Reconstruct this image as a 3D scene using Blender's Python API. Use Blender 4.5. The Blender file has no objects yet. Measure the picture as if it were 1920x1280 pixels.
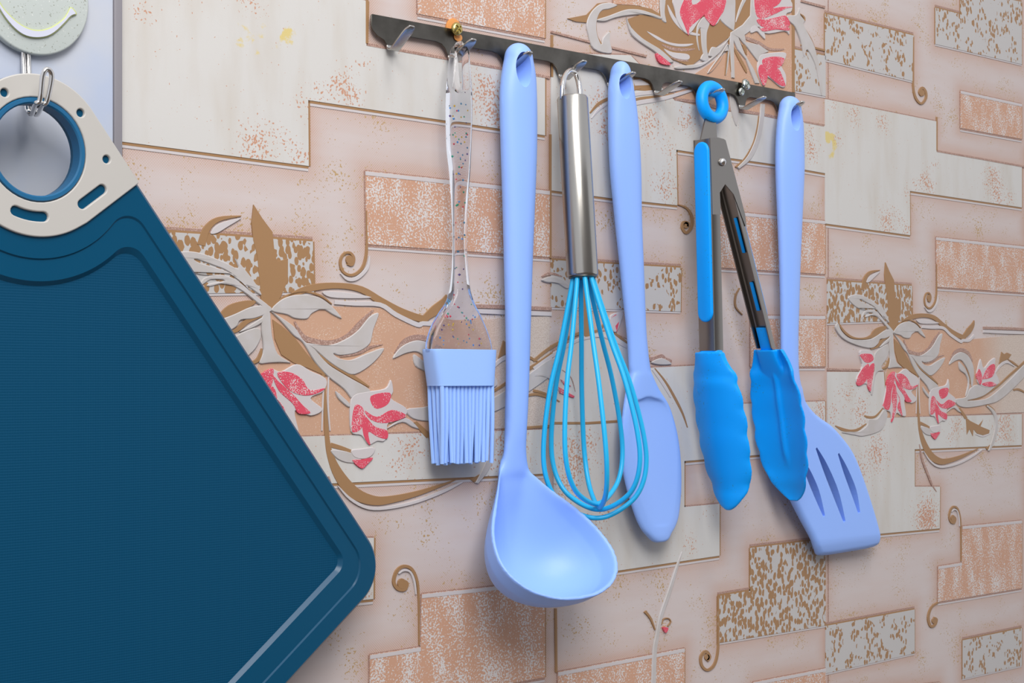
import bpy, bmesh, math, random
import numpy as np
from mathutils import Vector
from mathutils.geometry import tessellate_polygon

random.seed(7)
S = bpy.context.scene
COL = S.collection

# ------------------------------------------------------------------ camera
AZ = math.radians(43)                 # angle between the lens axis and the wall normal
FPX = 2860.117                        # focal length in pixels of a 1920 px wide frame
VX, HY = 4027.135, 707.66             # vanishing point of the wall's horizontals
W = 0.265                             # half the wallpaper repeat, metres
SA, CA = math.sin(AZ), math.cos(AZ)
DIST = 0.6124664                      # camera to wall
XC = -0.3348022

cam = bpy.data.cameras.new('camera')
cam_ob = bpy.data.objects.new('camera', cam)
COL.objects.link(cam_ob)
cam_ob.location = (XC, -DIST, 0)
cam_ob.rotation_euler = (math.radians(90), 0, -AZ)
cam.sensor_width = 36
cam.lens = FPX / 1920 * 36
cam.shift_y = (HY - 640) / 1920
cam.clip_start = 0.01
S.camera = cam_ob

# ------------------------------------------------------------------ light and exposure
S.view_settings.view_transform = 'Standard'
S.view_settings.look = 'None'
S.view_settings.gamma = 1
S.view_settings.use_curve_mapping = False
S.view_settings.exposure = 0.0
world = bpy.data.worlds.new('world')
S.world = world
world.use_nodes = True
world.node_tree.nodes['Background'].inputs[0].default_value = (0.90, 0.93, 1.0, 1)
world.node_tree.nodes['Background'].inputs[1].default_value = 0.88


def area(name, loc, target, size, power, color=(1, 1, 1), size_y=None):
    l = bpy.data.lights.new(name, 'AREA')
    l.energy = power
    l.color = color
    l.size = size
    if size_y:
        l.shape = 'RECTANGLE'
        l.size_y = size_y
    o = bpy.data.objects.new(name, l)
    COL.objects.link(o)
    o.location = loc
    o.rotation_euler = (Vector(target) - Vector(loc)).to_track_quat('-Z', 'Y').to_euler()
    return o


area('window_light', (-0.38, -0.95, 0.80), (0.10, 0, 0), 0.65, 14.5, (1.0, 0.985, 0.97))
area('ceiling_lamp', (0.15, -0.80, 1.35), (0.15, 0, 0), 0.35, 5.5, (1.0, 0.97, 0.92))

# ------------------------------------------------------------------ helpers


def P(px, py, off=0.0):
    """point of the plane parallel to the wall, 'off' metres in front of it -> (x, z)"""
    dx = (px - 960) / FPX
    dz = -(py - HY) / FPX
    t = (DIST - off) / (CA - dx * SA)
    return (XC + t * (SA + dx * CA), dz * t)


def PR(x, z, off=0.0):
    dx, dy = x - XC, DIST - off
    Z = dx * SA + dy * CA
    return 960 + FPX * (dx * CA - dy * SA) / Z, HY - FPX * z / Z


def lin(r, g, b, k=0.80):
    f = lambda c: (c / 255 / 12.92 if c / 255 <= 0.04045 else ((c / 255 + 0.055) / 1.055) ** 2.4)
    return (f(r) * k, f(g) * k, f(b) * k, 1)


def material(name, color, rough=0.5, metal=0.0, spec=0.5, **kw):
    m = bpy.data.materials.new(name)
    m.use_nodes = True
    b = m.node_tree.nodes['Principled BSDF']
    b.inputs['Base Color'].default_value = color
    b.inputs['Roughness'].default_value = rough
    b.inputs['Metallic'].default_value = metal
    b.inputs['Specular IOR Level'].default_value = spec
    for k, v in kw.items():
        b.inputs[k].default_value = v
    return m


class NT:
    """small node-building helper"""

    def __init__(s, m):
        s.t = m.node_tree
        s.b = s.t.nodes['Principled BSDF']

    def n(s, kind, **kw):
        o = s.t.nodes.new(kind)
        for k, v in kw.items():
            if k.startswith('i_'):
                key = k[2:]
                o.inputs[int(key) if key.isdigit() else key.replace('_', ' ')].default_value = v
            else:
                setattr(o, k, v)
        return o

    def l(s, a, b):
        s.t.links.new(a, b)

    def math(s, op, a, b=None, c=None):
        o = s.n('ShaderNodeMath', operation=op)
        for i, v in enumerate((a, b, c)):
            if v is None:
                continue
            if isinstance(v, (int, float)):
                o.inputs[i].default_value = v
            else:
                s.l(v, o.inputs[i])
        return o.outputs[0]

    def mix(s, fac, a, b):
        o = s.n('ShaderNodeMix', data_type='RGBA')
        for sock, v in ((o.inputs[0], fac), (o.inputs[6], a), (o.inputs[7], b)):
            if isinstance(v, (tuple, float, int)):
                sock.default_value = v
            else:
                s.l(v, sock)
        return o.outputs[2]

    def coords(s):
        return s.n('ShaderNodeTexCoord').outputs['Object']

    def mapped(s, vec, scale):
        o = s.n('ShaderNodeMapping')
        o.inputs['Scale'].default_value = scale
        s.l(vec, o.inputs['Vector'])
        return o.outputs[0]

    def noise(s, vec, scale, detail=2.0, rough=0.5):
        o = s.n('ShaderNodeTexNoise')
        o.inputs['Scale'].default_value = scale
        o.inputs['Detail'].default_value = detail
        o.inputs['Roughness'].default_value = rough
        s.l(vec, o.inputs['Vector'])
        return o.outputs['Fac']

    def ramp(s, v, lo, hi):
        o = s.n('ShaderNodeMapRange')
        o.inputs['From Min'].default_value = lo
        o.inputs['From Max'].default_value = hi
        s.l(v, o.inputs['Value'])
        return o.outputs[0]

    def attr(s, name):
        return s.n('ShaderNodeAttribute', attribute_name=name).outputs['Fac']

    def bump(s, h, strength, dist=0.0005):
        o = s.n('ShaderNodeBump')
        o.inputs['Strength'].default_value = strength
        o.inputs['Distance'].default_value = dist
        s.l(h, o.inputs['Height'])
        s.l(o.outputs[0], s.b.inputs['Normal'])


def link(name, me, mat=None, parent=None, smooth=False):
    me.name = name
    o = bpy.data.objects.new(name, me)
    COL.objects.link(o)
    if mat:
        me.materials.clear()
        me.materials.append(mat)
    if smooth:
        me.polygons.foreach_set('use_smooth', [True] * len(me.polygons))
    if parent is not None:
        o.parent = parent
        off = Vector((0, 0, 0))
        q = parent
        while q is not None:
            off += q.location
            q = q.parent
        me.transform(__import__('mathutils').Matrix.Translation(-off))
    return o


def from_py(verts, faces):
    me = bpy.data.meshes.new('m')
    me.from_pydata([tuple(v) for v in verts], [], faces)
    bm = bmesh.new()
    bm.from_mesh(me)
    bmesh.ops.recalc_face_normals(bm, faces=bm.faces)
    bm.to_mesh(me)
    bm.free()
    me.update()
    return me


def smooth_by_angle(me, ang=35):
    me.polygons.foreach_set('use_smooth', [True] * len(me.polygons))
    me.set_sharp_from_angle(angle=math.radians(ang))


def thing(name, label, cat, loc, group=None):
    o = bpy.data.objects.new(name, None)
    COL.objects.link(o)
    o.empty_display_size = 0.01
    o.location = loc
    o['label'] = label
    o['category'] = cat
    if group:
        o['group'] = group
    return o


def tag(o, label, cat, group=None):
    o['label'] = label
    o['category'] = cat
    if group:
        o['group'] = group
    return o


def part(name, me, mat, parent, angle=None, smooth=False):
    o = link(name, me, mat, parent, smooth)
    if angle:
        smooth_by_angle(me, angle)
    return o


def baked(me, mods):
    """apply modifiers [(type, {settings})] to a mesh and return the result"""
    o = bpy.data.objects.new('tmp', me)
    COL.objects.link(o)
    for t, kw in mods:
        md = o.modifiers.new(t, t)
        for k, v in kw.items():
            setattr(md, k, v)
    dg = bpy.context.evaluated_depsgraph_get()
    dg.update()
    r = bpy.data.meshes.new_from_object(o.evaluated_get(dg))
    bpy.data.objects.remove(o)
    return r


def cut(me, cutters):
    obs = []
    o = bpy.data.objects.new('tmp', me)
    COL.objects.link(o)
    for c in cutters:
        k = bpy.data.objects.new('tmpc', c)
        COL.objects.link(k)
        obs.append(k)
        md = o.modifiers.new('b', 'BOOLEAN')
        md.operation = 'DIFFERENCE'
        md.solver = 'EXACT'
        md.object = k
    dg = bpy.context.evaluated_depsgraph_get()
    dg.update()
    r = bpy.data.meshes.new_from_object(o.evaluated_get(dg))
    for k in obs + [o]:
        bpy.data.objects.remove(k)
    return r


def bevel(me, w, seg=2, ang=40):
    return baked(me, [('BEVEL', dict(width=w, segments=seg, limit_method='ANGLE', angle_limit=math.radians(ang)))])


def join_meshes(mes):
    vs, fs = [], []
    for me in mes:
        b = len(vs)
        vs += [tuple(v.co) for v in me.vertices]
        fs += [tuple(b + i for i in p.vertices) for p in me.polygons]
    r = bpy.data.meshes.new('j')
    r.from_pydata(vs, [], fs)
    r.update()
    return r


def split_mesh(me, test):
    """two meshes: faces whose centre passes the test, and the rest"""
    out = []
    for want in (True, False):
        idx, vs, fs = {}, [], []
        for p in me.polygons:
            if bool(test(p.center)) != want:
                continue
            f = []
            for i in p.vertices:
                if i not in idx:
                    idx[i] = len(vs)
                    vs.append(tuple(me.vertices[i].co))
                f.append(idx[i])
            fs.append(f)
        r = bpy.data.meshes.new('s')
        r.from_pydata(vs, [], fs)
        r.update()
        out.append(r)
    return out


def area2(p):
    return sum(p[i - 1][0] * p[i][1] - p[i][0] * p[i - 1][1] for i in range(len(p)))


def ccw(q):
    return q if area2(q) > 0 else list(q)[::-1]


def extrude_poly(poly, n0, n1, holes=(), to3=None):
    """closed prism over a 2-D polygon (wall x,z), between offsets n0 and n1 in front of the wall"""
    to3 = to3 or (lambda p, n: (p[0], -n, p[1]))
    loops = [list(poly)] + [list(h) for h in holes]
    flat = [p for l in loops for p in l]
    N = len(flat)
    verts = [to3(p, n0) for p in flat] + [to3(p, n1) for p in flat]
    faces = []
    if holes:
        tris = tessellate_polygon([[Vector((p[0], p[1], 0)) for p in l] for l in loops])
        for t in tris:
            if len(set(t)) == 3:
                faces += [tuple(t), tuple(N + i for i in t)]
    else:
        faces += [tuple(range(N)), tuple(range(N, 2 * N))]
    b = 0
    for l in loops:
        k = len(l)
        for i in range(k):
            j = (i + 1) % k
            faces.append((b + i, b + j, N + b + j, N + b + i))
        b += k
    return from_py(verts, faces)


def chaikin(p, it=2, closed=True):
    for _ in range(it):
        q = []
        n = len(p)
        for i in range(n if closed else n - 1):
            a, b = p[i], p[(i + 1) % n]
            q += [(a[0] * .75 + b[0] * .25, a[1] * .75 + b[1] * .25), (a[0] * .25 + b[0] * .75, a[1] * .25 + b[1] * .75)]
        p = q if closed else [p[0]] + q + [p[-1]]
    return p


def catmull(p, k=5, closed=False):
    n = len(p)
    q = []
    rng = range(n if closed else n - 1)
    g = (lambda i: p[i % n]) if closed else (lambda i: p[max(0, min(n - 1, i))])
    for i in rng:
        a, b, c, d = g(i - 1), g(i), g(i + 1), g(i + 2)
        for j in range(k):
            t = j / k
            q.append(tuple(.5 * (2 * b[m] + (c[m] - a[m]) * t + (2 * a[m] - 5 * b[m] + 4 * c[m] - d[m]) * t * t + (3 * b[m] - a[m] - 3 * c[m] + d[m]) * t ** 3) for m in range(len(b))))
    if not closed:
        q.append(tuple(p[-1]))
    return q


def tube(path, r, seg=10, closed=False, cap=True):
    """round tube along 3-D points; r number or list"""
    pts = [Vector(p) for p in path]
    n = len(pts)
    rs = r if isinstance(r, (list, tuple)) else [r] * n
    verts, faces = [], []
    up = None
    for i in range(n):
        a = pts[(i - 1) % n] if (closed or i > 0) else pts[i]
        b = pts[(i + 1) % n] if (closed or i < n - 1) else pts[i]
        t = (b - a).normalized()
        if up is None:
            up = t.orthogonal().normalized()
        up = (up - t * up.dot(t)).normalized()
        s = t.cross(up)
        for k in range(seg):
            an = 2 * math.pi * k / seg
            verts.append(pts[i] + (up * math.cos(an) + s * math.sin(an)) * rs[i])
    for i in range(n if closed else n - 1):
        j = (i + 1) % n
        for k in range(seg):
            l = (k + 1) % seg
            faces.append((i * seg + k, i * seg + l, j * seg + l, j * seg + k))
    if not closed and cap:
        faces += [tuple(range(seg)), tuple(range((n - 1) * seg, n * seg))]
    return from_py(verts, faces)


def loft(rows, seg=28, e=2.0):
    """rows of (x, z, n, a, b): centre, half width along x, half depth along the wall normal; superellipse sections"""
    verts, faces = [], []
    for (x, z, n, a, b) in rows:
        for k in range(seg):
            t = 2 * math.pi * k / seg
            c, s = math.cos(t), math.sin(t)
            verts.append((x + a * math.copysign(abs(c) ** (2 / e), c), -n - b * math.copysign(abs(s) ** (2 / e), s), z))
    m = len(rows)
    for i in range(m - 1):
        for k in range(seg):
            l = (k + 1) % seg
            faces.append((i * seg + k, i * seg + l, (i + 1) * seg + l, (i + 1) * seg + k))
    faces += [tuple(range(seg)), tuple(range((m - 1) * seg, m * seg))]
    return from_py(verts, faces)


def rows_px(data, n, b, e_side=1.0):
    """loft rows from silhouettes (y, x_left, x_right) in the photograph; n offset and b half depth may be functions of y"""
    out = []
    for (y, xl, xr) in data:
        nn = n(y) if callable(n) else n
        bb = b(y) if callable(b) else b
        x, z = P((xl + xr) / 2, y, nn)
        x0, _ = PR(x, z, nn)
        sx = PR(x + 1e-3, z, nn)[0] - x0
        sn = PR(x, z, nn + 1e-3)[0] - x0
        h = (xr - xl) / 2
        if e_side == 1:      # round section
            a = math.sqrt(max((h * h - (sn * bb * 1e3) ** 2), (0.25 * h) ** 2)) / sx * 1e-3
        else:                # boxy section
            a = max(h - sn * bb * 1e3 * e_side, 0.3 * h) / sx * 1e-3
        out.append((x, z, nn, a, bb))
    return catmull(out, 4)


def lathe_between(A, B, prof, seg=32):
    """surface of revolution about A->B; prof = [(t along, radius)]"""
    A, B = Vector(A), Vector(B)
    ax = (B - A).normalized()
    u = ax.orthogonal().normalized()
    v = ax.cross(u)
    verts, faces = [], []
    for (t, r) in prof:
        c = A.lerp(B, t)
        for k in range(seg):
            an = 2 * math.pi * k / seg
            verts.append(c + (u * math.cos(an) + v * math.sin(an)) * r)
    m = len(prof)
    for i in range(m - 1):
        for k in range(seg):
            l = (k + 1) % seg
            faces.append((i * seg + k, i * seg + l, (i + 1) * seg + l, (i + 1) * seg + k))
    faces += [tuple(range(seg)), tuple(range((m - 1) * seg, m * seg))]
    return from_py(verts, faces)


# ------------------------------------------------------------------ materials of the wallpaper
PALE = lin(219, 206, 203)
SALM = lin(211, 170, 147)
BROWN = lin(172, 132, 92)
MAUVE = lin(172, 136, 122)
LILAC = lin(217, 209, 209)
LEAFC = lin(202, 195, 191)
WHITE = lin(221, 218, 214)
RED = lin(232, 84, 106)


def paper(name, color, rough=0.55):
    m = material(name, color, rough, spec=0.35)
    t = NT(m)
    v = t.coords()
    t.bump(t.noise(v, 2600, 2), 0.10, 0.0003)
    return m, t, v


M_BROWN, t, v = paper('paper_brown', BROWN)
M_MAUVE, t, v = paper('paper_mauve', MAUVE)
t.l(t.mix(t.ramp(t.noise(v, 1500, 1), .52, .60), MAUVE, lin(204, 172, 158)), t.b.inputs['Base Color'])
M_LILAC, t, v = paper('paper_highlight', LILAC)
M_LEAF, t, v = paper('paper_leaf', LEAFC)
t.l(t.mix(t.ramp(t.noise(v, 90, 2), .4, .65), LEAFC, lin(208, 202, 201)), t.b.inputs['Base Color'])
M_RED, t, v = paper('paper_petal', RED)
msk = t.math('GREATER_THAN', t.math('ADD', t.math('MULTIPLY', t.noise(v, 1700, 1), .8), t.math('MULTIPLY', t.noise(v, 110, 2), .45)), .73)
t.l(t.mix(msk, RED, lin(236, 214, 214)), t.b.inputs['Base Color'])
M_FLOWER, t, v = paper('paper_salmon', lin(214, 170, 142))
msk = t.math('GREATER_THAN', t.math('ADD', t.noise(v, 1300, 1), t.math('MULTIPLY', t.noise(v, 60, 1), .35)), .84)
fc = t.mix(msk, lin(214, 170, 142), lin(228, 202, 184))
fd = t.mix(t.math('GREATER_THAN', t.noise(v, 1500, 1), .52), lin(222, 206, 194), lin(206, 186, 172))
t.l(t.mix(t.attr('dens'), fc, fd), t.b.inputs['Base Color'])

# pale hatched ground, salmon towards the joints
M_GROUND, t, v = paper('paper_ground', PALE)
sep = t.n('ShaderNodeSeparateXYZ')
t.l(v, sep.inputs[0])
K = 2 * math.pi / 0.00135
a1 = t.math('SINE', t.math('MULTIPLY', t.math('ADD', sep.outputs[0], sep.outputs[2]), K))
a2 = t.math('SINE', t.math('MULTIPLY', t.math('SUBTRACT', sep.outputs[0], sep.outputs[2]), K))
weave = t.math('ADD', t.math('MULTIPLY', t.math('ADD', a1, t.math('MULTIPLY', a2, .8)), .27), .5)
sal = t.math('ADD', t.attr('salmon'), t.math('MULTIPLY', t.math('SUBTRACT', t.noise(t.mapped(v, (30, 1, 160)), 1.0, 2), .5), .42))
hatch = t.math('MULTIPLY', t.math('ADD', .15, t.math('MULTIPLY', weave, 1.3)), sal)
colr = t.mix(t.math('MINIMUM', t.math('MAXIMUM', hatch, 0.0), 1.0), PALE, lin(206, 164, 142))
fleck = t.math('GREATER_THAN', t.math('ADD', t.noise(v, 900, 1.5), t.math('MULTIPLY', t.noise(v, 38, 1), .6)), 1.01)
colr = t.mix(fleck, colr, lin(196, 164, 116))
t.l(colr, t.b.inputs['Base Color'])

# white stone
M_WHITE, t, v = paper('paper_white_stone', WHITE)
fine = t.noise(v, 760, 2)
sp = t.math('GREATER_THAN', t.math('ADD', fine, t.math('MULTIPLY', t.attr('dens'), .21)), .735)
stain = t.ramp(t.math('ADD', t.math('MULTIPLY', t.noise(v, 110, 4, .6), 1.3), t.math('MULTIPLY', t.attr('stain'), .5)), 1.06, 1.16)
c0 = t.mix(t.ramp(t.noise(t.mapped(v, (60, 1, 14)), 1.0, 3), .45, .8), WHITE, lin(212, 204, 194))
c0 = t.mix(stain, c0, lin(228, 208, 140))
t.l(t.mix(sp, c0, lin(208, 156, 128)), t.b.inputs['Base Color'])

# salmon stone with white crazing
M_SALMON, t, v = paper('paper_salmon_stone', SALM)
big = t.noise(t.mapped(v, (95, 1, 40)), 1.0, 4)
fine = t.noise(v, 900, 2, .6)
w = t.math('GREATER_THAN', t.math('ADD', fine, t.math('MULTIPLY', big, .5)), .805)
t.l(t.mix(w, lin(214, 166, 138), lin(228, 222, 220)), t.b.inputs['Base Color'])

# white stone with brown crackle
M_CRACK, t, v = paper('paper_crackle_stone', lin(205, 201, 199))
vo = t.n('ShaderNodeTexVoronoi', feature='F1')
vo.inputs['Scale'].default_value = 310
t.l(t.mapped(v, (1.25, 1, .8)), vo.inputs['Vector'])
msk = t.math('LESS_THAN', t.math('ADD', vo.outputs['Distance'], t.math('MULTIPLY', t.noise(v, 300, 1), .35)), t.math('ADD', .66, t.math('MULTIPLY', t.attr('dens'), .05)))
pat = t.math('GREATER_THAN', t.math('ADD', t.noise(v, 75, 2), t.math('MULTIPLY', t.attr('dens'), .10)), .50)
vo2 = t.n('ShaderNodeTexVoronoi', feature='F1')
vo2.inputs['Scale'].default_value = 310
t.l(t.mapped(v, (1.25, 1, .8)), vo2.inputs['Vector'])
seps = t.n('ShaderNodeSeparateColor')
t.l(vo2.outputs['Color'], seps.inputs[0])
some = t.math('GREATER_THAN', seps.outputs[0], .15)
k = t.math('MULTIPLY', t.math('MULTIPLY', msk, pat), some)
t.l(t.mix(k, lin(206, 202, 200), BROWN), t.b.inputs['Base Color'])

# ------------------------------------------------------------------ wall
M_PLASTER = material('wall_backing', lin(216, 200, 192), .7)
wall = link('wall_back', from_py([(x, y, z) for y in (0.0, 0.06) for x in (-1.1, 1.6) for z in (-.9, .9)],
                                 [(0, 1, 3, 2), (4, 5, 7, 6), (0, 1, 5, 4), (2, 3, 7, 6), (0, 2, 6, 4), (1, 3, 7, 5)]), M_PLASTER)
wall['kind'] = 'structure'


def room_slab(name, x0, x1, y0, y1, z0, z1, col):
    o = link(name, from_py([(x, y, z) for x in (x0, x1) for y in (y0, y1) for z in (z0, z1)],
                           [(0, 1, 3, 2), (4, 5, 7, 6), (0, 1, 5, 4), (2, 3, 7, 6), (0, 2, 6, 4), (1, 3, 7, 5)]), material(name, col, .6))
    o['kind'] = 'structure'


room_slab('floor', -1.6, 2.1, -2.4, 0, -.96, -.90, (.16, .12, .09, 1))
room_slab('wall_front', -1.6, 2.1, -2.46, -2.4, -.96, 1.2, (.30, .29, .28, 1))

BLOCKS, PIECES = [], []          # (kind, [(u,v)...], edges) and (material, height, [(u,v)...])


def Z(ox, oy, s):
    return lambda pts: [(ox + x / s, oy + y / s) for x, y in pts]


ID = Z(0, 0, 1)


def uv(pts, shift):
    return [(P(*p)[0] + shift, P(*p)[1]) for p in pts]


def block(rep, kind, pts, shift=0.0, edges=True):
    q = uv(pts, shift)
    if area2(q) < 0:
        q.reverse()
    BLOCKS.append((rep, kind, q, edges))


def shape(rep, kind, pts, sm=True, shift=0.0):
    p = catmull(pts, 4, True) if sm else pts
    if kind == 'r':
        mx, my = sum(a for a, _ in p) / len(p), sum(b for _, b in p) / len(p)
        p = [(mx + (a - mx) * 1.07, my + (b - my) * 1.05) for a, b in p]
    q = uv(p, shift)
    if area2(q) < 0:
        q.reverse()
    PIECES.append((rep, kind, q))


def ribbon(rep, kind, pts, wid, shift=0.0, taper=0.35, sm=True):
    """brush stroke of width wid (pixels, or list per point) along pts"""
    n = len(pts)
    ws = list(wid) if isinstance(wid, (list, tuple)) else [wid * (taper + (1 - taper) * math.sin(math.pi * min(1, max(0, (i + .0) / (n - 1))))) if taper < 1 else wid for i in range(n)]
    pp = [(p[0], p[1], w_) for p, w_ in zip(pts, ws)]
    pp = catmull(pp, 4) if sm else pp
    L, R = [], []
    for i, (x, y, w_) in enumerate(pp):
        a, b = pp[max(0, i - 1)], pp[min(len(pp) - 1, i + 1)]
        dx, dy = b[0] - a[0], b[1] - a[1]
        l = math.hypot(dx, dy) or 1
        L.append((x - dy / l * w_ / 2, y + dx / l * w_ / 2))
        R.append((x + dy / l * w_ / 2, y - dx / l * w_ / 2))
    q = uv(L + R[::-1], shift)
    if area2(q) < 0:
        q.reverse()
    PIECES.append((rep, kind, q))


T2 = -2 * W       # shapes traced on the second strip, brought back to the first
# --- stones of the repeat's first half (rep True: shown on both strips)
block(True, 'white', [(1545, 186), (1755, 228), (1754, 285), (1914, 312), (1914, 389), (1704, 358), (1704.5, 441), (1545, 419)], T2)
block(True, 'crackle', [(1545, 26), (1711, 67), (1711, 153), (1545, 112)], T2)
block(True, 'crackle', [(1752, 15), (1799, 27), (1799, -20), (1914, 4), (1914, 121), (1752, 83)], T2)
block(True, 'salmon', [(1799, 170), (1914, 195), (1914, 261), (1799, 240)], T2)
block(True, 'salmon', [(683, 320.5), (1029, 358), (1029, 482), (685, 458)])
block(True, 'crackle', [(1549, 526), (1708, 536), (1709, 600), (1549, 606)], T2)
block(True, 'flower', [(505, 585), (612, 574), (712, 577), (770, 607), (1029, 592), (1029, 800), (566, 816), (478, 820), (478, 700), (500, 640)], 0, False)
block(True, 'white', [(1549, 697), (1655, 697), (1661, 783), (1914, 776), (1914, 834), (1713, 842), (1713, 912), (1760.5, 912), (1760, 990), (1549, 1009)], T2)
block(True, 'salmon', [(1802.5, 986), (1914, 975), (1914, 1102), (1757, 1128), (1757, 1061), (1801.5, 1054)], T2)
block(True, 'crackle', [(1546, 1173), (1713, 1142), (1713, 1224), (1546, 1262)], T2)
block(True, 'crackle', [(1803, 1200), (1914, 1177), (1914, 1247), (1803, 1272)], T2)
block(True, 'white', [(1546, 1300), (1760, 1279), (1760, 1330), (1546, 1350)], T2)
# --- stones of the second half
block(False, 'white', [(1031, 100), (1180, 104), (1262, 188), (1330, 205), (1460, 222), (1545, 236), (1545, 325), (1455, 309), (1370, 297), (1266, 281), (1268, 385), (1145, 372), (1031, 357)])
block(False, 'crackle', [(1031, 487), (1130, 494), (1275, 502), (1274, 584), (1031, 576)])
block(False, 'salmon', [(1340, 393), (1545, 414), (1545, 514), (1340, 501)])
block(False, 'salmon', [(1405, 591), (1545, 592), (1545, 687), (1405, 687)])
block(False, 'white', [(1035, 660), (1100, 622), (1140, 622), (1180, 640), (1200, 690), (1350, 683), (1350, 758), (1545, 752), (1545, 842), (1281, 864), (1281, 950), (1347, 944), (1347, 1041), (1036, 1087), (1036, 797), (1035, 790)])
block(False, 'crackle', [(1344, 1117), (1404.5, 1107), (1404.5, 1027), (1546, 1010), (1546, 1172), (1344, 1205)])
block(False, 'salmon', [(1044, 1259), (1281.5, 1214.5), (1281, 1290), (1044, 1340)])
block(False, 'salmon', [(1410, 1278), (1546, 1252), (1546, 1310), (1410, 1330)])
block(False, 'crackle', [(1488, 93), (1546, 105), (1546, 181), (1488, 170)])
c5, c6 = Z(1040, 0, 6.4), Z(1280, 0, 6.4)
block(False, 'salmon', c5([(690, -80), (1245, -80), (1235, 165), (1000, 70), (690, 50)]))
block(False, 'flower', [(1371, 66), (1416, 34), (1484, 24), (1484, 226), (1415, 216), (1330, 205), (1262, 187), (1270, 160), (1360, 100)], 0, False)

# --- foliage of the first half
z7, z11, z8 = Z(300, 300, 4), Z(300, 580, 4), Z(660, 300, 4)
k8 = Z(560, 560, 3.765)
d1, d2, d3, d4 = Z(1540, 480, 6.4), Z(1720, 560, 6.4), Z(1540, 640, 6.4), Z(1720, 720, 6.4)
shape(True, 'b', z7([(693, 335), (760, 440), (835, 540), (850, 700), (870, 760), (950, 740), (950, 900), (900, 1020), (830, 1130), (750, 1060), (735, 880), (720, 720), (690, 600), (678, 470)]), False)
ribbon(True, 'b', z7([(880, 1090), (1010, 1000), (1150, 955), (1330, 942), (1500, 970), (1650, 1060), (1800, 1140), (1960, 1190)]) + z8([(560, 1168), (620, 1120), (680, 1060), (700, 1010)]), [4, 11, 13, 11, 12, 14, 15, 13, 14, 18, 12, 2])
ribbon(True, 'w', z7([(1300, 1068), (1450, 1078), (1640, 1085), (1760, 1160), (1920, 1235)]) + z8([(520, 1225), (620, 1225), (700, 1170)]), 9, taper=.8)
shape(True, 'w', z7([(1215, 985), (1400, 995), (1575, 1028), (1480, 1038), (1270, 1030)]))
ribbon(True, 'w', d2([(780, 390), (1000, 400), (1280, 410)]), 6, T2, taper=.9)
ribbon(True, 'm', d2([(780, 350), (1000, 355), (1280, 365)]), 5, T2, taper=.9)
ribbon(True, 'b', z7([(300, 640), (340, 520), (430, 445), (600, 420)]), [16, 13, 9, 2])
shape(True, 'w', z7([(370, 550), (430, 480), (600, 435), (500, 500), (420, 548)]))
shape(True, 'l', d1([(300, 505), (370, 463), (470, 470), (600, 540), (672, 590), (655, 505), (700, 580), (770, 715), (795, 800), (715, 720), (615, 612), (540, 567), (445, 520), (470, 550), (600, 605), (690, 690), (745, 785), (660, 710), (560, 655), (470, 645), (380, 600)]))
shape(True, 'l', d1([(465, 745), (490, 672), (560, 640), (650, 668), (760, 795), (835, 880), (852, 925), (795, 885), (700, 775), (610, 712), (520, 738), (515, 715), (600, 688), (530, 680)]))
shape(True, 'l', d1([(190, 815), (220, 890), (300, 975), (400, 1005), (550, 1000), (640, 960), (740, 892), (830, 880), (848, 925), (760, 985), (685, 1000), (660, 1055), (580, 1105), (420, 1075), (270, 1010), (190, 935), (150, 855), (170, 800)]))
ribbon(True, 'b', d1([(190, 800), (255, 900), (350, 972), (450, 990), (560, 975), (680, 890), (780, 840)]), [2, 4, 4, 3, 5, 8, 2], T2)
shape(True, 'b', d1([(590, 925), (640, 870), (730, 840), (760, 870), (640, 960), (580, 985)]), True, T2)
ribbon(True, 'b', d1([(580, 1115), (660, 1085), (720, 1010), (800, 965)]), [2, 4, 5, 2], T2)
for i in range(len(PIECES) - 6, len(PIECES)):
    pass
shape(True, 'l', z7([(825, 1130), (880, 1060), (960, 1020), (1060, 1008), (1180, 1030), (1270, 1090), (1320, 1140), (1352, 1190), (1285, 1160), (1210, 1120), (1130, 1150), (1090, 1192), (1000, 1188), (940, 1160)]))
ribbon(True, 'b', z7([(850, 1090), (930, 1025), (1060, 990), (1190, 1015), (1280, 1080)]), [3, 5, 3, 4, 2])
shape(True, 'l', z11([(760, 40), (812, 15), (822, 120), (835, 220), (875, 335), (970, 400), (880, 395), (790, 405), (735, 400), (765, 300), (752, 150)]))
shape(True, 'l', z11([(585, 168), (690, 100), (795, 38), (775, 82), (720, 122), (650, 152)]))
shape(True, 'b', z11([(835, 75), (900, 120), (1000, 210), (1100, 340), (1240, 500), (1100, 440), (990, 400), (900, 340), (850, 220)]), False)
shape(True, 'l', z11([(820, 15), (890, 55), (1000, 135), (1060, 225), (1150, 300), (1250, 410), (1400, 505), (1560, 600), (1595, 690), (1600, 745), (1520, 755), (1440, 690), (1370, 600), (1250, 505), (1150, 395), (1060, 250), (990, 195), (900, 95)]))
shape(True, 'l', z11([(1080, 252), (1250, 268), (1380, 222), (1480, 150), (1560, 55), (1630, 30), (1590, 150), (1560, 260), (1460, 325), (1340, 345), (1290, 330), (1330, 365), (1420, 378), (1540, 330), (1670, 290), (1590, 400), (1450, 488), (1350, 455), (1240, 380), (1150, 300)]))
ribbon(True, 'm', z11([(1000, 90), (1060, 200), (1150, 238), (1280, 248), (1400, 200), (1500, 95), (1590, 5)]), [3, 9, 10, 9, 10, 9, 3])
ribbon(True, 'm', z11([(1340, 355), (1480, 325), (1560, 285), (1660, 262)]), [2, 6, 5, 1])
ribbon(True, 'b', z11([(1110, 285), (1250, 392), (1400, 480), (1560, 580)]), [2, 6, 8, 3])
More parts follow.
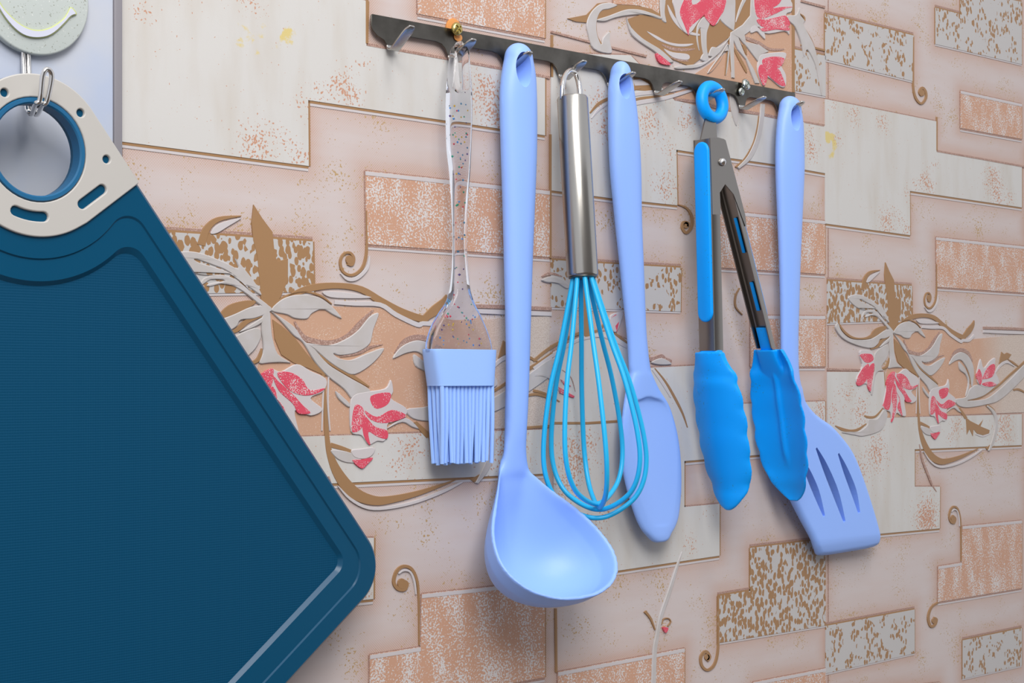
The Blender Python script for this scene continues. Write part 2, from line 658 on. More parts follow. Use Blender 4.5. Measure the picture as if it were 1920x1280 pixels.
ribbon(True, 'b', d4([(-25, -200), (-12, 100), (0, 400), (20, 560), (70, 720), (150, 860), (260, 925), (370, 915), (510, 870), (640, 810), (720, 768)]), [2.5, 2.5, 4, 6, 10, 13, 12, 9, 6, 3, 1], T2)
ribbon(True, 'w', d4([(60, 800), (130, 910), (230, 985), (350, 985), (500, 940), (650, 860), (760, 785)]), [1, 3, 4, 4, 4, 4, 2], T2)
ribbon(True, 'w', z11([(1255, 500), (1250, 700), (1265, 910)]), 3, taper=.8)
ribbon(True, 'w', z11([(1220, 520), (1212, 700), (1205, 910)]), 3, taper=.8)
# large flower of the first half
fl = d3
shape(True, 'p', fl([(785, 425), (850, 365), (900, 385), (985, 325), (1060, 380), (1145, 445), (1130, 545), (1060, 600), (1125, 690), (1060, 742), (975, 700), (995, 885), (930, 885), (880, 860), (830, 965), (805, 850), (720, 795), (755, 560)]), True, T2)
for q in ([(850, 370), (780, 440), (750, 640), (725, 770), (780, 810), (806, 740), (815, 600), (845, 500), (852, 430)],
          [(845, 520), (820, 680), (835, 790), (822, 955), (862, 850), (880, 700), (870, 560)],
          [(880, 615), (912, 700), (890, 790), (945, 885), (925, 760), (915, 680)],
          [(858, 420), (890, 540), (960, 640), (990, 715), (1050, 712), (1010, 650), (960, 565), (890, 470)],
          [(885, 405), (950, 395), (1012, 450), (1050, 530), (1128, 518), (1080, 562), (1010, 572), (940, 525)]):
    shape(True, 'r', fl(q), True, T2)
shape(True, 'p', fl([(455, 105), (580, 115), (605, 180), (612, 260), (600, 400), (572, 610), (520, 510), (430, 525), (395, 450), (470, 300), (445, 180)]), True, T2)
for q in ([(452, 158), (570, 155), (595, 220), (530, 255), (480, 225)], [(535, 275), (470, 330), (408, 450), (420, 525), (500, 485), (540, 350)],
          [(608, 275), (552, 310), (525, 480), (565, 595), (592, 430)]):
    shape(True, 'r', fl(q), True, T2)
shape(True, 'l', fl([(620, 150), (760, 35), (795, 90), (765, 200), (702, 300), (722, 350), (640, 385), (600, 630), (575, 600), (622, 350)]), True, T2)
ribbon(True, 'b', fl([(650, 325), (720, 325), (780, 290), (800, 200)]), [1, 3, 4, 1], T2)
shape(True, 'p', k8([(352, 740), (385, 675), (470, 655), (600, 632), (638, 572), (655, 650), (642, 705), (745, 770), (735, 830), (622, 875), (612, 955), (590, 1005), (540, 1005), (482, 1028), (430, 965), (358, 935)]))
for q in ([(498, 688), (625, 665), (612, 742), (528, 772)], [(388, 752), (440, 782), (430, 905), (366, 935), (366, 830)],
          [(458, 788), (540, 832), (640, 785), (735, 828), (600, 875), (500, 852)],
          [(440, 818), (520, 900), (602, 930), (602, 985), (540, 972), (480, 940), (492, 1028), (448, 962)]):
    shape(True, 'r', k8(q))
shape(True, 'l', k8([(612, 915), (740, 838), (838, 915), (790, 905), (720, 872)]))
shape(True, 'l', k8([(250, 650), (300, 690), (350, 740), (340, 765), (270, 705)]))
ribbon(True, 'b', k8([(215, 1030), (290, 1052), (365, 1078)]), [9, 8, 6])
shape(True, 'l', k8([(218, 1065), (360, 1085), (445, 1150), (335, 1158), (255, 1125)]))
ribbon(True, 'b', k8([(355, 1075), (375, 1115), (430, 1132), (500, 1105), (520, 1045)]), [4, 4, 2, 2, 1])
shape(True, 'p', k8([(360, 1068), (420, 1058), (518, 1048), (520, 1085), (480, 1122), (420, 1130), (372, 1110)]))
shape(True, 'r', k8([(370, 1140), (430, 1135), (505, 1122), (470, 1165), (430, 1195)]))
# curling leaf and lower branch
shape(True, 'l', d2([(365, 790), (390, 720), (440, 665), (510, 638), (590, 680), (645, 780), (662, 900), (640, 1060), (618, 950), (580, 840), (510, 740), (440, 745)]), True, T2)
shape(True, 'l', d2([(480, 755), (520, 790), (565, 850), (605, 960), (600, 1080), (560, 1165), (590, 1010), (560, 910), (490, 850)]), True, T2)
ribbon(True, 'm', d2([(380, 745), (440, 650), (510, 612), (590, 650), (645, 750)]), [3, 8, 7, 6, 2], T2)
ribbon(True, 'b', d2([(510, 735), (560, 780), (600, 880), (622, 1020)]), [2, 3, 3, 1], T2)
shape(True, 'l', d2([(440, 1205), (560, 1180), (600, 1100), (640, 1055), (700, 1030), (820, 1055), (910, 1055), (800, 1150), (700, 1192), (580, 1222), (800, 1200), (950, 1100), (1100, 960), (1280, 780), (1290, 900), (1150, 1060), (960, 1222), (800, 1272), (600, 1305), (480, 1285)]), True, T2)
ribbon(True, 'b', d2([(575, 1218), (720, 1185), (850, 1120), (950, 1050), (1080, 930), (1200, 825), (1290, 740)]), [1, 5, 3, 3, 4, 4, 4], T2)
shape(True, 'p', d2([(702, 840), (738, 722), (775, 830), (850, 745), (915, 712), (905, 850), (955, 960), (942, 1025), (820, 1065), (715, 1022), (692, 920)]), True, T2)
for q in ([(718, 845), (690, 930), (730, 1028), (752, 940)], [(768, 935), (818, 830), (885, 785), (905, 830), (872, 932), (768, 962)],
          [(755, 1022), (850, 995), (918, 1030), (832, 1055)]):
    shape(True, 'r', d2(q), True, T2)
shape(True, 'b', d2([(995, 635), (1030, 665), (1060, 645), (1115, 668), (1080, 720), (1000, 755), (965, 785)]), False, T2)
ribbon(True, 'b', d2([(1075, 725), (1140, 770), (1205, 815)]), 4, T2)
ribbon(True, 'w', d2([(920, 890), (980, 800), (1060, 760), (1150, 810)]), 5, T2)
ribbon(True, 'b', d4([(490, 285), (530, 350), (570, 410)]), [3, 5, 6], T2)
shape(True, 'b', d4([(560, 390), (620, 440), (720, 490), (772, 428), (742, 505), (852, 550), (845, 590), (772, 612), (700, 592), (658, 540), (650, 625), (610, 540), (578, 605), (570, 450)]), False, T2)
ribbon(True, 'w', d4([(680, 600), (770, 625), (860, 590)]), 3, T2)
ribbon(True, 'l', d4([(820, 260), (895, 330), (930, 430), (925, 560), (890, 690), (840, 800)]), [3, 6, 6, 6, 6, 3], T2)
ribbon(True, 'b', d4([(815, 250), (900, 310), (942, 420)]), [5, 4, 1], T2)
ribbon(True, 'b', d4([(900, 660), (880, 720), (815, 778)]), [1, 4, 5], T2)
ribbon(True, 'm', d4([(8, 720), (45, 900), (105, 1060), (165, 1210), (215, 1290)]), 3.5, T2)
ribbon(True, 'b', d4([(1015, 130), (1070, 90), (1125, 40)]), [1, 4, 2], T2)
ribbon(True, 'b', d4([(1140, 70), (1200, 62), (1280, 100)]), [3, 4, 3], T2)
shape(True, 'l', fl([(530, 1005), (550, 930), (650, 925), (735, 815), (775, 870), (755, 960), (690, 1070), (500, 1135), (380, 1125), (230, 1090), (420, 1080)]), True, T2)
ribbon(True, 'b', fl([(150, 1010), (240, 1055), (330, 1068), (420, 1058), (525, 985)]), [2, 6, 4, 5, 2], T2)
ribbon(True, 'b', fl([(498, 890), (560, 910), (640, 895), (730, 790)]), [3, 5, 4, 2], T2)
# scrolls of the first half
SW = 4.5
ribbon(True, 's', z7([(1540, 380), (1542, 520), (1543, 640), (1538, 720), (1515, 800), (1465, 852), (1410, 862), (1362, 832), (1345, 765), (1368, 708), (1415, 695), (1446, 735), (1432, 785), (1398, 778)]), [2, 2.5, 4, 5, 5.5, 5.5, 5, 5, 5, 5, 5, 5, 6, 4])
ribbon(True, 'w', z7([(1562, 720), (1545, 810), (1470, 885), (1400, 895), (1345, 850)]), [2, 6, 7, 6, 2])
z14 = Z(420, 900, 3.369)
ribbon(True, 's', z14([(1226, 1040), (1224, 760), (1214, 640), (1180, 562), (1130, 542), (1085, 572), (1066, 640), (1090, 682), (1132, 688), (1150, 650), (1120, 628)]), [2, 3, 5, 6, 6, 6, 6, 7, 7, 6, 4])
ribbon(True, 'w', z14([(1205, 720), (1195, 640), (1170, 580), (1130, 568), (1095, 590)]), [2, 4, 4, 4, 2])
y28, z5 = Z(1240, 880, 2.8235), Z(1440, 0, 4)
ribbon(True, 's', y28([(1460, 702), (1424, 730), (1408, 782), (1420, 828), (1442, 822), (1452, 792), (1436, 782)]), 4.5, T2, taper=.7)
ribbon(True, 's', z5([(1083, 280), (1081, 500), (1082, 650), (1100, 735), (1140, 778), (1175, 742), (1176, 692), (1150, 660), (1130, 692), (1145, 720)]), [2, 2, 3, 4, 4, 4, 4, 5, 5, 4], T2)
# --- foliage of the second half: flower above the rail
shape(False, 'u', c5([(140, 225), (370, 180), (500, 45), (600, 30), (740, 62), (980, 72), (1150, 112), (1235, 165), (1330, 0), (1500, -60), (2400, -60), (2396, 220), (2140, 370), (2090, 440), (1930, 560), (1820, 640), (1640, 780), (1580, 785), (1400, 715), (1180, 560), (950, 405), (850, 235), (1000, 185), (800, 150), (620, 205), (480, 245), (380, 275), (240, 262)]), False)
shape(False, 'u', c6([(1296, -40), (1330, -40), (1335, 1110), (1300, 1105)]), False)
shape(False, 'l', c5([(640, 38), (735, 68), (640, 112), (552, 130), (502, 200), (482, 300), (492, 420), (540, 535), (562, 458), (640, 385), (645, 500), (660, 645), (450, 592), (388, 420), (366, 280), (420, 150), (520, 58)]))
ribbon(False, 'b', c5([(540, 535), (490, 430), (476, 300), (495, 215)]), [4, 3, 3, 1])
shape(False, 'l', c5([(480, 245), (640, 190), (800, 130), (910, 113), (1050, 130), (1255, 205), (1245, 235), (1050, 182), (850, 192), (700, 222), (580, 262)]))
shape(False, 'l', c5([(845, 215), (900, 330), (1030, 458), (1160, 540), (1255, 600), (1395, 725), (1395, 755), (1280, 745), (1200, 640), (1000, 505), (895, 400)]))
shape(False, 'r', c5([(1200, 648), (1270, 690), (1365, 780), (1240, 758)]))
shape(False, 'w', c5([(1085, 378), (1200, 430), (1330, 500), (1480, 530), (1650, 528), (1560, 562), (1400, 552), (1220, 482)]))
shape(False, 'w', c5([(1290, 588), (1400, 630), (1585, 655), (1580, 722), (1400, 692)]))
ribbon(False, 'm', c5([(1380, 690), (1480, 720), (1590, 735)]), 5)
ribbon(False, 'm', c5([(1270, 540), (1400, 590), (1560, 600), (1664, 590)]), [2, 6, 5, 2])
shape(False, 'l', c5([(1252, -40), (1312, -40), (1302, 150), (1322, 275), (1258, 220)]))
shape(False, 'w', c5([(1338, 60), (1420, 200), (1500, 300), (1600, 378), (1720, 412), (1700, 435), (1560, 402), (1440, 302), (1365, 180)]))
shape(False, 'p', c6([(-100, -60), (470, -60), (465, 120), (372, 305), (240, 180), (60, 412), (-60, 310), (-110, 150)]))
shape(False, 'r', c6([(-50, 150), (0, 0), (20, -60), (80, -60), (90, 60), (170, 30), (215, -60), (235, 0), (235, 160), (130, 262), (60, 335), (50, 415), (0, 300)]))
shape(False, 'r', c6([(236, -60), (475, -60), (468, 110), (412, 212), (352, 305), (290, 262), (240, 172)]))
shape(False, 'l', c6([(470, -40), (602, -40), (612, 150), (602, 330), (576, 368), (425, 232), (470, 120)]))
shape(False, 'l', c6([(618, 275), (648, 130), (720, -40), (765, -40), (700, 92)]))
shape(False, 'l', c6([(555, 395), (700, 300), (790, 190), (800, -40), (835, -40), (850, 180), (925, 330), (850, 330), (790, 380), (725, 425), (740, 505), (900, 540), (1015, 620), (925, 660), (885, 745), (760, 580), (705, 520), (645, 450), (720, 640), (830, 820), (905, 1005), (850, 1005), (740, 720), (640, 600), (590, 490), (605, 945), (568, 935), (545, 500)]), False)
shape(False, 'l', c6([(545, 440), (480, 560), (400, 660), (200, 805), (0, 832), (-100, 830), (-100, 800), (0, 790), (200, 760), (330, 690), (290, 672), (328, 570), (400, 570), (500, 505)]))
shape(False, 'l', c6([(498, 905), (540, 560), (490, 600), (440, 722), (330, 862), (285, 865), (440, 650), (530, 540)]))
for q, w_ in (([(530, 550), (420, 690), (290, 865)], 2), ([(540, 450), (552, 700), (578, 935)], 2), ([(522, 590), (495, 905)], 2)):
    ribbon(False, 'b', c6(q), w_, taper=.8)
shape(False, 'l', c6([(242, 205), (305, 280), (272, 400), (272, 580), (292, 715), (250, 722), (210, 560), (200, 400), (188, 342), (162, 420), (182, 615), (150, 500), (148, 350), (178, 268)]))
shape(False, 'l', c6([(195, 715), (230, 645), (265, 680), (265, 742)]))
shape(False, 'b', c6([(648, 455), (692, 540), (742, 540), (752, 665), (700, 560)]))
shape(False, 'b', c6([(600, 565), (740, 800), (742, 875), (620, 650)]))
shape(False, 'p', c6([(838, -40), (1160, -40), (1285, 25), (1285, 140), (1220, 180), (1252, 330), (1258, 420), (1200, 380), (960, 402), (858, 212)]))
for q in ([(840, -40), (900, -40), (892, 202), (850, 150)], [(905, -40), (955, -40), (932, 150), (890, 212)], [(965, -40), (1015, -40), (952, 160), (908, 232)],
          [(1035, -40), (1165, -40), (1130, 52), (1060, 102), (1150, 90), (1282, 88), (1200, 112), (1100, 162), (980, 212), (948, 200)],
          [(875, 240), (980, 240), (1100, 215), (1205, 200), (1235, 322), (960, 332)], [(948, 340), (1220, 332), (1232, 372), (1100, 360), (950, 382)]):
    shape(False, 'r', c6(q))
shape(False, 'p', c6([(798, 335), (850, 308), (912, 360), (960, 400), (968, 475), (920, 432), (870, 382), (800, 402)]))
shape(False, 'm', c6([(738, 440), (900, 498), (1030, 578), (1205, 588), (1130, 612), (1010, 602), (880, 532), (740, 475)]))
shape(False, 'p', c6([(918, 660), (1040, 638), (1215, 638), (1192, 742), (1160, 790), (1215, 900), (1212, 1035), (1150, 1045), (1000, 930), (972, 1025), (930, 1015), (878, 850), (888, 720)]))
for q in ([(938, 728), (1050, 688), (1185, 708), (1130, 812), (988, 832)], [(908, 788), (950, 798), (992, 900), (962, 1015), (930, 1005), (886, 860)],
          [(988, 848), (1122, 838), (1195, 1000), (1192, 1035), (1120, 1012), (988, 892)]):
    shape(False, 'r', c6(q))
shape(False, 'l', c6([(1238, 190), (1340, 180), (1382, 95), (1392, 180), (1445, 250), (1432, 300), (1500, 430), (1562, 560), (1622, 800), (1655, 1000), (1652, 1150), (1602, 900), (1560, 750), (1475, 600), (1440, 685), (1400, 500), (1330, 330), (1248, 250)]))
ribbon(False, 'b', c6([(1390, 165), (1440, 205), (1452, 255)]), [1, 3, 2])
ribbon(False, 'b', c6([(1428, 310), (1520, 465), (1572, 585)]), [1, 3, 2])
# behind and below the rail
shape(False, 'b', c5([(930, 918), (1180, 955), (1255, 1105), (940, 1085)]), False)
shape(False, 'w', c5([(925, 962), (1010, 950), (1135, 1022), (945, 1032)]), False)
ribbon(False, 'w', c5([(700, 1210), (960, 1135), (1200, 1105), (1460, 1070), (1664, 1005)]), [3, 7, 8, 7, 4])
ribbon(False, 'b', c5([(740, 1290), (960, 1195), (1180, 1165), (1420, 1125)]), [3, 5, 5, 2])
ribbon(False, 'w', c5([(760, 1310), (970, 1240), (1300, 1180), (1664, 1075)]), [3, 8, 8, 4])
z4 = Z(1060, 0, 4)
ribbon(False, 'm', z4([(810, 745), (1000, 770), (1140, 808), (1290, 830), (1480, 862), (1600, 890)]), 6, taper=.8)
shape(False, 'l', z4([(1225, 690), (1285, 740), (1290, 830), (1272, 948), (1232, 830)]))
ribbon(False, 'l', z4([(1470, 780), (1460, 900), (1430, 1050), (1370, 1180), (1285, 1262)]), [8, 9, 9, 9, 5])
ribbon(False, 'b', z4([(1440, 870), (1430, 960), (1400, 1080), (1340, 1190), (1270, 1255)]), [2, 3, 4, 5, 3])
ribbon(False, 'b', z4([(175, 850), (240, 780), (330, 735), (450, 690), (560, 660)]), [3, 6, 6, 5, 3])
ribbon(False, 'w', z4([(185, 890), (250, 815), (340, 765)]), [2, 5, 3])
# middle of the second half
c7 = Z(1000, 480, 4.2667)
shape(False, 'l', c7([(55, 190), (130, 163), (220, 188), (275, 240), (252, 262), (180, 222), (95, 212)]))
ribbon(False, 'm', c7([(60, 165), (130, 140), (220, 165)]), [2, 5, 2])
shape(False, 'b', c7([(390, 235), (422, 228), (432, 480), (455, 625), (388, 625), (378, 400)]))
ribbon(False, 'b', c7([(-10, 840), (100, 752), (220, 680), (320, 632), (400, 608), (500, 600), (560, 540)]), [5, 6, 5, 5, 6, 5, 3])
ribbon(False, 'w', c7([(-10, 900), (150, 790), (300, 695), (420, 655), (560, 645), (740, 730)]), [6, 7, 6, 5, 5, 5])
ribbon(False, 'b', c7([(640, 618), (690, 655), (745, 695)]), 5, taper=.7)
for q in ([(605, 495), (645, 465), (650, 470)], [(640, 560), (668, 525), (652, 605)], [(208, 988), (285, 1040), (230, 1025)], [(190, 1048), (312, 1120), (300, 1132), (200, 1095)]):
    shape(False, 'r', c7(q), False)
shape(False, 'p', c7([(600, 480), (690, 445), (700, 480), (655, 600), (620, 590)]))
shape(False, 'b', c7([(58, 905), (140, 885), (100, 922)]))
ribbon(False, 'b', c7([(-10, 1075), (80, 1098), (200, 1165)]), [5, 4, 3])
ribbon(False, 'l', c7([(-10, 950), (60, 950), (150, 990), (200, 1090)]), [7, 8, 6, 2])
ribbon(False, 'm', c7([(220, 910), (290, 970), (325, 1085)]), 1.6)
ribbon(False, 'b', Z(1020, 600, 4)([(820, 360), (900, 460), (970, 580), (1030, 700), (1066, 805)]), [2, 4, 5, 4, 2])
ribbon(False, 'w', Z(1020, 600, 4)([(800, 370), (870, 460), (940, 580)]), [2, 5, 2])
shape(False, 'm', c7([(915, 812), (960, 805), (1018, 785), (1050, 810), (1095, 830), (1085, 850), (1010, 830), (930, 840)]))
shape(False, 'l', c7([(930, 850), (1015, 815), (1095, 862), (1000, 870)]))
# sprig below
z88 = Z(860, 860, 3.048)
ribbon(False, 'l', z88([(1268, 528), (1238, 620), (1195, 760), (1150, 890), (1128, 1000), (1112, 1100), (1105, 1290)]), [2, 5, 7, 7, 7, 8, 9])
ribbon(False, 'b', z88([(1262, 560), (1215, 700), (1165, 850), (1135, 960)]), [1, 2, 2, 1])
ribbon(False, 'b', z88([(1058, 870), (1090, 910), (1116, 975)]), [5, 4, 2])
ribbon(False, 'b', z88([(1152, 945), (1165, 915), (1192, 910), (1206, 930), (1188, 955)]), 2.2, taper=.8)
shape(False, 'r', z88([(1158, 962), (1186, 965), (1172, 992)]))
ribbon(False, 's', y28([(296, 660), (297, 850), (294, 960), (276, 1030), (240, 1060), (210, 1038), (204, 990), (230, 962), (250, 990), (236, 1012)]), [2, 2.5, 4, 5, 5, 5, 5, 6, 6, 5])
ribbon(False, 's', Z(1020, 300, 4)([(990, 332), (1060, 360), (1100, 420), (1100, 500), (1060, 547), (1030, 512), (1038, 470), (1072, 475), (1068, 500)]), [2, 4, 5, 5, 5, 5, 6, 6, 5])
ribbon(False, 's', Z(1020, 300, 4)([(1460, 960), (1430, 1020), (1430, 1100), (1480, 1160)]), [2, 3, 3, 2])
# eyes of the scrolls
for rep_, tr, cx_, cy_, r_, sh in ((True, z7, 1412, 748, 34, 0), (True, z14, 1116, 652, 34, 0), (True, y28, 1438, 800, 15, T2), (True, z5, 1148, 698, 24, T2), (False, y28, 236, 992, 17, 0), (False, Z(1020, 300, 4), 1056, 488, 26, 0)):
    shape(rep_, 's', tr([(cx_ + r_ * .8 * math.cos(a * math.pi / 6), cy_ + r_ * math.sin(a * math.pi / 6)) for a in range(12)]), False, sh)
# joints
ribbon(False, 'b', [(1030, 252), (1030, 360), (1030, 484)], 3.5, taper=1, sm=False)
ribbon(False, 'b', [(1040, 1140), (1041, 1260)], 4, taper=1, sm=False)
ribbon(False, 'b', [(1033, 66), (1033, 145)], 4, taper=1, sm=False)
ribbon(False, 'b', [(1035, 793), (1100, 793), (1165, 789)], 5, taper=1, sm=False)
ribbon(False, 'b', [(940, 805), (1035, 798)], 5, taper=1, sm=False)
ribbon(False, 'm', [(1031, 60), (1130, 86), (1210, 106)], 4, taper=1, sm=False)
ribbon(False, 'b', [(1500, 84), (1545, 95)], 4, taper=1, sm=False)
ribbon(False, 'm', [(1500, 2), (1545, 14)], 4, taper=1, sm=False)
ribbon(False, 'm', [(1506, 229), (1543, 236)], 3, taper=1, sm=False)
ribbon(True, 'b', uvp := [(686, -10), (686, 82)], 5, taper=1, sm=False)
ribbon(True, 'm', [(687, 84), (860, 115), (1029, 146)], 5, taper=1, sm=False)
ribbon(True, 'm', [(1549, 692), (1652, 695)], 4, T2, taper=1, sm=False)

# fix the pieces traced on the second strip but entered without the shift
for i, (rep, kind, q) in enumerate(PIECES):
    if rep and q[0][0] > W * 1.6:
        PIECES[i] = (rep, kind, [(a - 2 * W, b) for a, b in q])

# blots of print on the white stones: (px, py, radius mm, amount, on the second strip too)
BLOTS = [(480, 270, 12, 1), (560, 285, 8, 1), (520, 250, 7, .8), (640, 160, 10, 1), (600, 175, 7, .8), (560, 195, 6, .7), (265, 20, 6, .9), (480, 8, 8, .6), (680, 120, 6, .7),
         (900, 165, 12, 1), (925, 210, 12, 1.1), (770, 840, 11, .9), (740, 880, 6, .9), (780, 800, 7, .7)]
BLOTS2 = [(1600, 218, 9, .9), (1650, 230, 9, .9), (1560, 200, 6, .8), (1860, 340, 16, 1.0), (1740, 345, 8, 1), (1890, 370, 8, .9), (1585, 740, 10, .9), (1610, 770, 14, .9), (1560, 770, 10, .7),
          (1640, 850, 16, 1), (1610, 880, 14, .8), (1735, 970, 17, 1.5), (1880, 800, 18, 1.0), (1790, 805, 10, .8), (1600, 960, 9, .5)]
BLOTSB = [(1120, 190, 9, .9), (1130, 240, 9, .9), (1215, 230, 13, .9), (1285, 225, 10, .9), (1255, 285, 8, .7), (1245, 350, 12, 1.0), (1520, 280, 10, .9), (1515, 250, 7, .8), (1075, 860, 16, 1.1),
          (1060, 910, 13, 1), (1100, 830, 11, .9), (1110, 1000, 12, .8), (1130, 960, 9, .7), (1292, 1020, 7, .9), (1535, 770, 9, 1.1), (1325, 960, 5, .5)]
STAIN = [(470, 72, 10, 1.1), (545, 65, 9, 1.0), (540, 25, 8, .8), (560, 100, 6, .8), (515, 85, 7, .8)]
STAIN2 = [(1555, 265, 10, 1.2), (1600, 255, 7, .8), (1598, 275, 6, .9), (1556, 290, 8, 1)]


def field(lists):
    out = []
    for pts, sh in lists:
        for (x, y, r, a) in pts:
            u, v_ = P(x, y)
            out.append((u + sh, v_, r / 1000, a))
    return out


F_DENS = field([(BLOTS, 0), (BLOTS2, T2), (BLOTSB, 0)])
F_STAIN = field([(STAIN, 0)])
F_STAIN2 = field([(STAIN2, T2)])


def ev(fieldlist, u, v_):
    s = np.zeros_like(u)
    for (a, b, r, k) in fieldlist:
        s = np.maximum(s, k * np.exp(-((u - a) ** 2 + (v_ - b) ** 2) / (r * r)))
    return s


def put_attr(me, name, vals):
    at = me.attributes.new(name, 'FLOAT', 'POINT')
    at.data.foreach_set('value', np.asarray(vals, dtype=np.float32))


# strips of wallpaper: a fine grid each, the print attribute from the distance to the nearest stone
EDG = []
for (rep, kind, q, e) in BLOCKS:
    if kind == 'flower':
        continue
    for i in range(len(q)):
        EDG.append((q[i - 1], q[i], kind))


def salmon_at(u, v_):
    s = np.zeros_like(u)
    for (a, b, kind) in EDG:
        for sh in (0, 2 * W, -2 * W):
            ax, az = a[0] + sh, a[1]
            dx, dz = b[0] - a[0], b[1] - a[1]
            L = dx * dx + dz * dz + 1e-12
            t_ = np.clip(((u - ax) * dx + (v_ - az) * dz) / L, 0, 1)
            d = np.hypot(u - ax - t_ * dx, v_ - az - t_ * dz)
            s = np.maximum(s, np.exp(-(d / 0.0080) ** 1.3))
    return np.clip(s * .85 + .02, 0, 1)


def strip_mesh(u0, u1, z0, z1, h, step=0.004):
    nu, nz = int((u1 - u0) / step) + 1, int((z1 - z0) / step) + 1
    U, V = np.meshgrid(np.linspace(u0, u1, nu), np.linspace(z0, z1, nz), indexing='ij')
    verts = [(x, -h, z) for x, z in zip(U.ravel(), V.ravel())]
    faces = [(i * nz + j, (i + 1) * nz + j, (i + 1) * nz + j + 1, i * nz + j + 1) for i in range(nu - 1) for j in range(nz - 1)]
    # turn the borders back to the wall
    rim = [i * nz for i in range(nu)] + [(nu - 1) * nz + j for j in range(1, nz)] + [i * nz + nz - 1 for i in range(nu - 2, -1, -1)] + [j for j in range(nz - 2, 0, -1)]
    b = len(verts)
    verts += [(verts[i][0], 0.0, verts[i][2]) for i in rim]
    k = len(rim)
    faces += [(rim[i], b + i, b + (i + 1) % k, rim[(i + 1) % k]) for i in range(k)]
    me = bpy.data.meshes.new('strip')
    me.from_pydata(verts, [], faces)
    a = np.array(verts)
    put_attr(me, 'salmon', salmon_at(a[:, 0], a[:, 2]))
    me.update()
    return me


ZL, ZH = -0.36, 0.40
H0 = 0.0004
strips = [part('wallpaper_strip', strip_mesh(0.0, 2 * W - .0002, ZL, ZH, H0), M_GROUND, wall),
          part('wallpaper_strip', strip_mesh(2 * W + .0002, 4 * W, ZL, ZH, H0), M_GROUND, wall),
          part('wallpaper_strip', strip_mesh(-2 * W, -.0002, ZL, ZH, H0), M_GROUND, wall)]


def grid_poly(q, h, step=0.005):
    """flat-topped slab over polygon q, its face cut into cells so that it can carry print attributes"""
    bm = bmesh.new()
    top = [bm.verts.new((x, -h, z)) for x, z in q]
    tris = tessellate_polygon([[Vector((x, z, 0)) for x, z in q]])
    fs = [bm.faces.new([top[i] for i in t_]) for t_ in tris]
    for ax, rng in ((0, [p[0] for p in q]), (2, [p[1] for p in q])):
        c = math.floor(min(rng) / step) * step
        while c < max(rng):
            co, no = [0, 0, 0], [0, 0, 0]
            co[ax] = c
            no[ax] = 1
            bmesh.ops.bisect_plane(bm, geom=bm.verts[:] + bm.edges[:] + bm.faces[:], plane_co=co, plane_no=no)
            c += step
    border = [e for e in bm.edges if e.is_boundary]
    r = bmesh.ops.extrude_edge_only(bm, edges=border)
    for el in r['geom']:
        if isinstance(el, bmesh.types.BMVert):
            el.co.y = 0
    bmesh.ops.recalc_face_normals(bm, faces=bm.faces)
    me = bpy.data.meshes.new('g')
    bm.to_mesh(me)
    bm.free()
    n = sum(p.normal.y for p in me.polygons if abs(p.normal.y) > .9)
    if n > 0:
        me.flip_normals()
    return me


def slab(q, h, bev=0.0):
    """small embossed piece: polygon q raised h above the wall, with sloped rim"""
    q = [p for i, p in enumerate(q) if math.hypot(p[0] - q[i - 1][0], p[1] - q[i - 1][1]) > 1e-5]
    n = len(q)
    inn = []
    for i in range(n):
        a, b, c = q[i - 1], q[i], q[(i + 1) % n]
        t1 = (b[0] - a[0], b[1] - a[1])
        t2 = (c[0] - b[0], c[1] - b[1])
        l1, l2 = math.hypot(*t1) or 1e-9, math.hypot(*t2) or 1e-9
        nx, nz = -(t1[1] / l1 + t2[1] / l2), (t1[0] / l1 + t2[0] / l2)
        l = math.hypot(nx, nz)
        if l < .5:
            inn.append(b)
        else:
            inn.append((b[0] + nx / l * bev, b[1] + nz / l * bev))
    verts = [(x, 0.0, z) for x, z in q] + [(x, -(h - bev), z) for x, z in q]
    faces = [(i, (i + 1) % n, n + (i + 1) % n, n + i) for i in range(n)]
    if bev:
        verts += [(x, -h, z) for x, z in inn]
        faces += [(n + i, n + (i + 1) % n, 2 * n + (i + 1) % n, 2 * n + i) for i in range(n)]
    b = 2 * n if bev else n
    if not bev:
        verts[n:] = [(x, -h, z) for x, z in q]
    for t_ in tessellate_polygon([[Vector((x, z, 0)) for x, z in q]]):
        if len(set(t_)) == 3:
            t_ = list(t_)
            p0, p1, p2 = (q[i] for i in t_)
            if (p1[0] - p0[0]) * (p2[1] - p0[1]) - (p2[0] - p0[0]) * (p1[1] - p0[1]) < 0:
                t_.reverse()
            faces.append(tuple(b + i for i in t_))
    me = bpy.data.meshes.new('slab')
    me.from_pydata(verts, [], faces)
    me.update()
    return me


KIND = {'white': ('white_brick', M_WHITE, .0010), 'salmon': ('salmon_brick', M_SALMON, .0010), 'crackle': ('crackle_brick', M_CRACK, .0010), 'flower': ('flower_panel', M_FLOWER, .00075)}
LINES = {'white': {'bottom': ('b', .0013, 'w', .0013), 'right': ('b', .0013, None, 0), 'top': ('m', .0009, None, 0), 'left': (None, 0, None, 0)},
         'salmon': {'bottom': ('m', .0014, 'w', .0012), 'right': ('b', .0010, None, 0), 'top': ('m', .0006, None, 0), 'left': ('m', .0007, None, 0)},
         'crackle': {'bottom': ('w', .0012, None, 0), 'right': ('b', .0011, None, 0), 'top': ('b', .0010, 'm', .0013), 'left': ('b', .0008, None, 0)}}
LM = {'b': M_BROWN, 'm': M_MAUVE, 'w': M_LILAC}
made = []


def add_piece(rep, name, me, mat):
    o = part(name, me, mat, strips[0])
    made.append((rep, o))
    return o


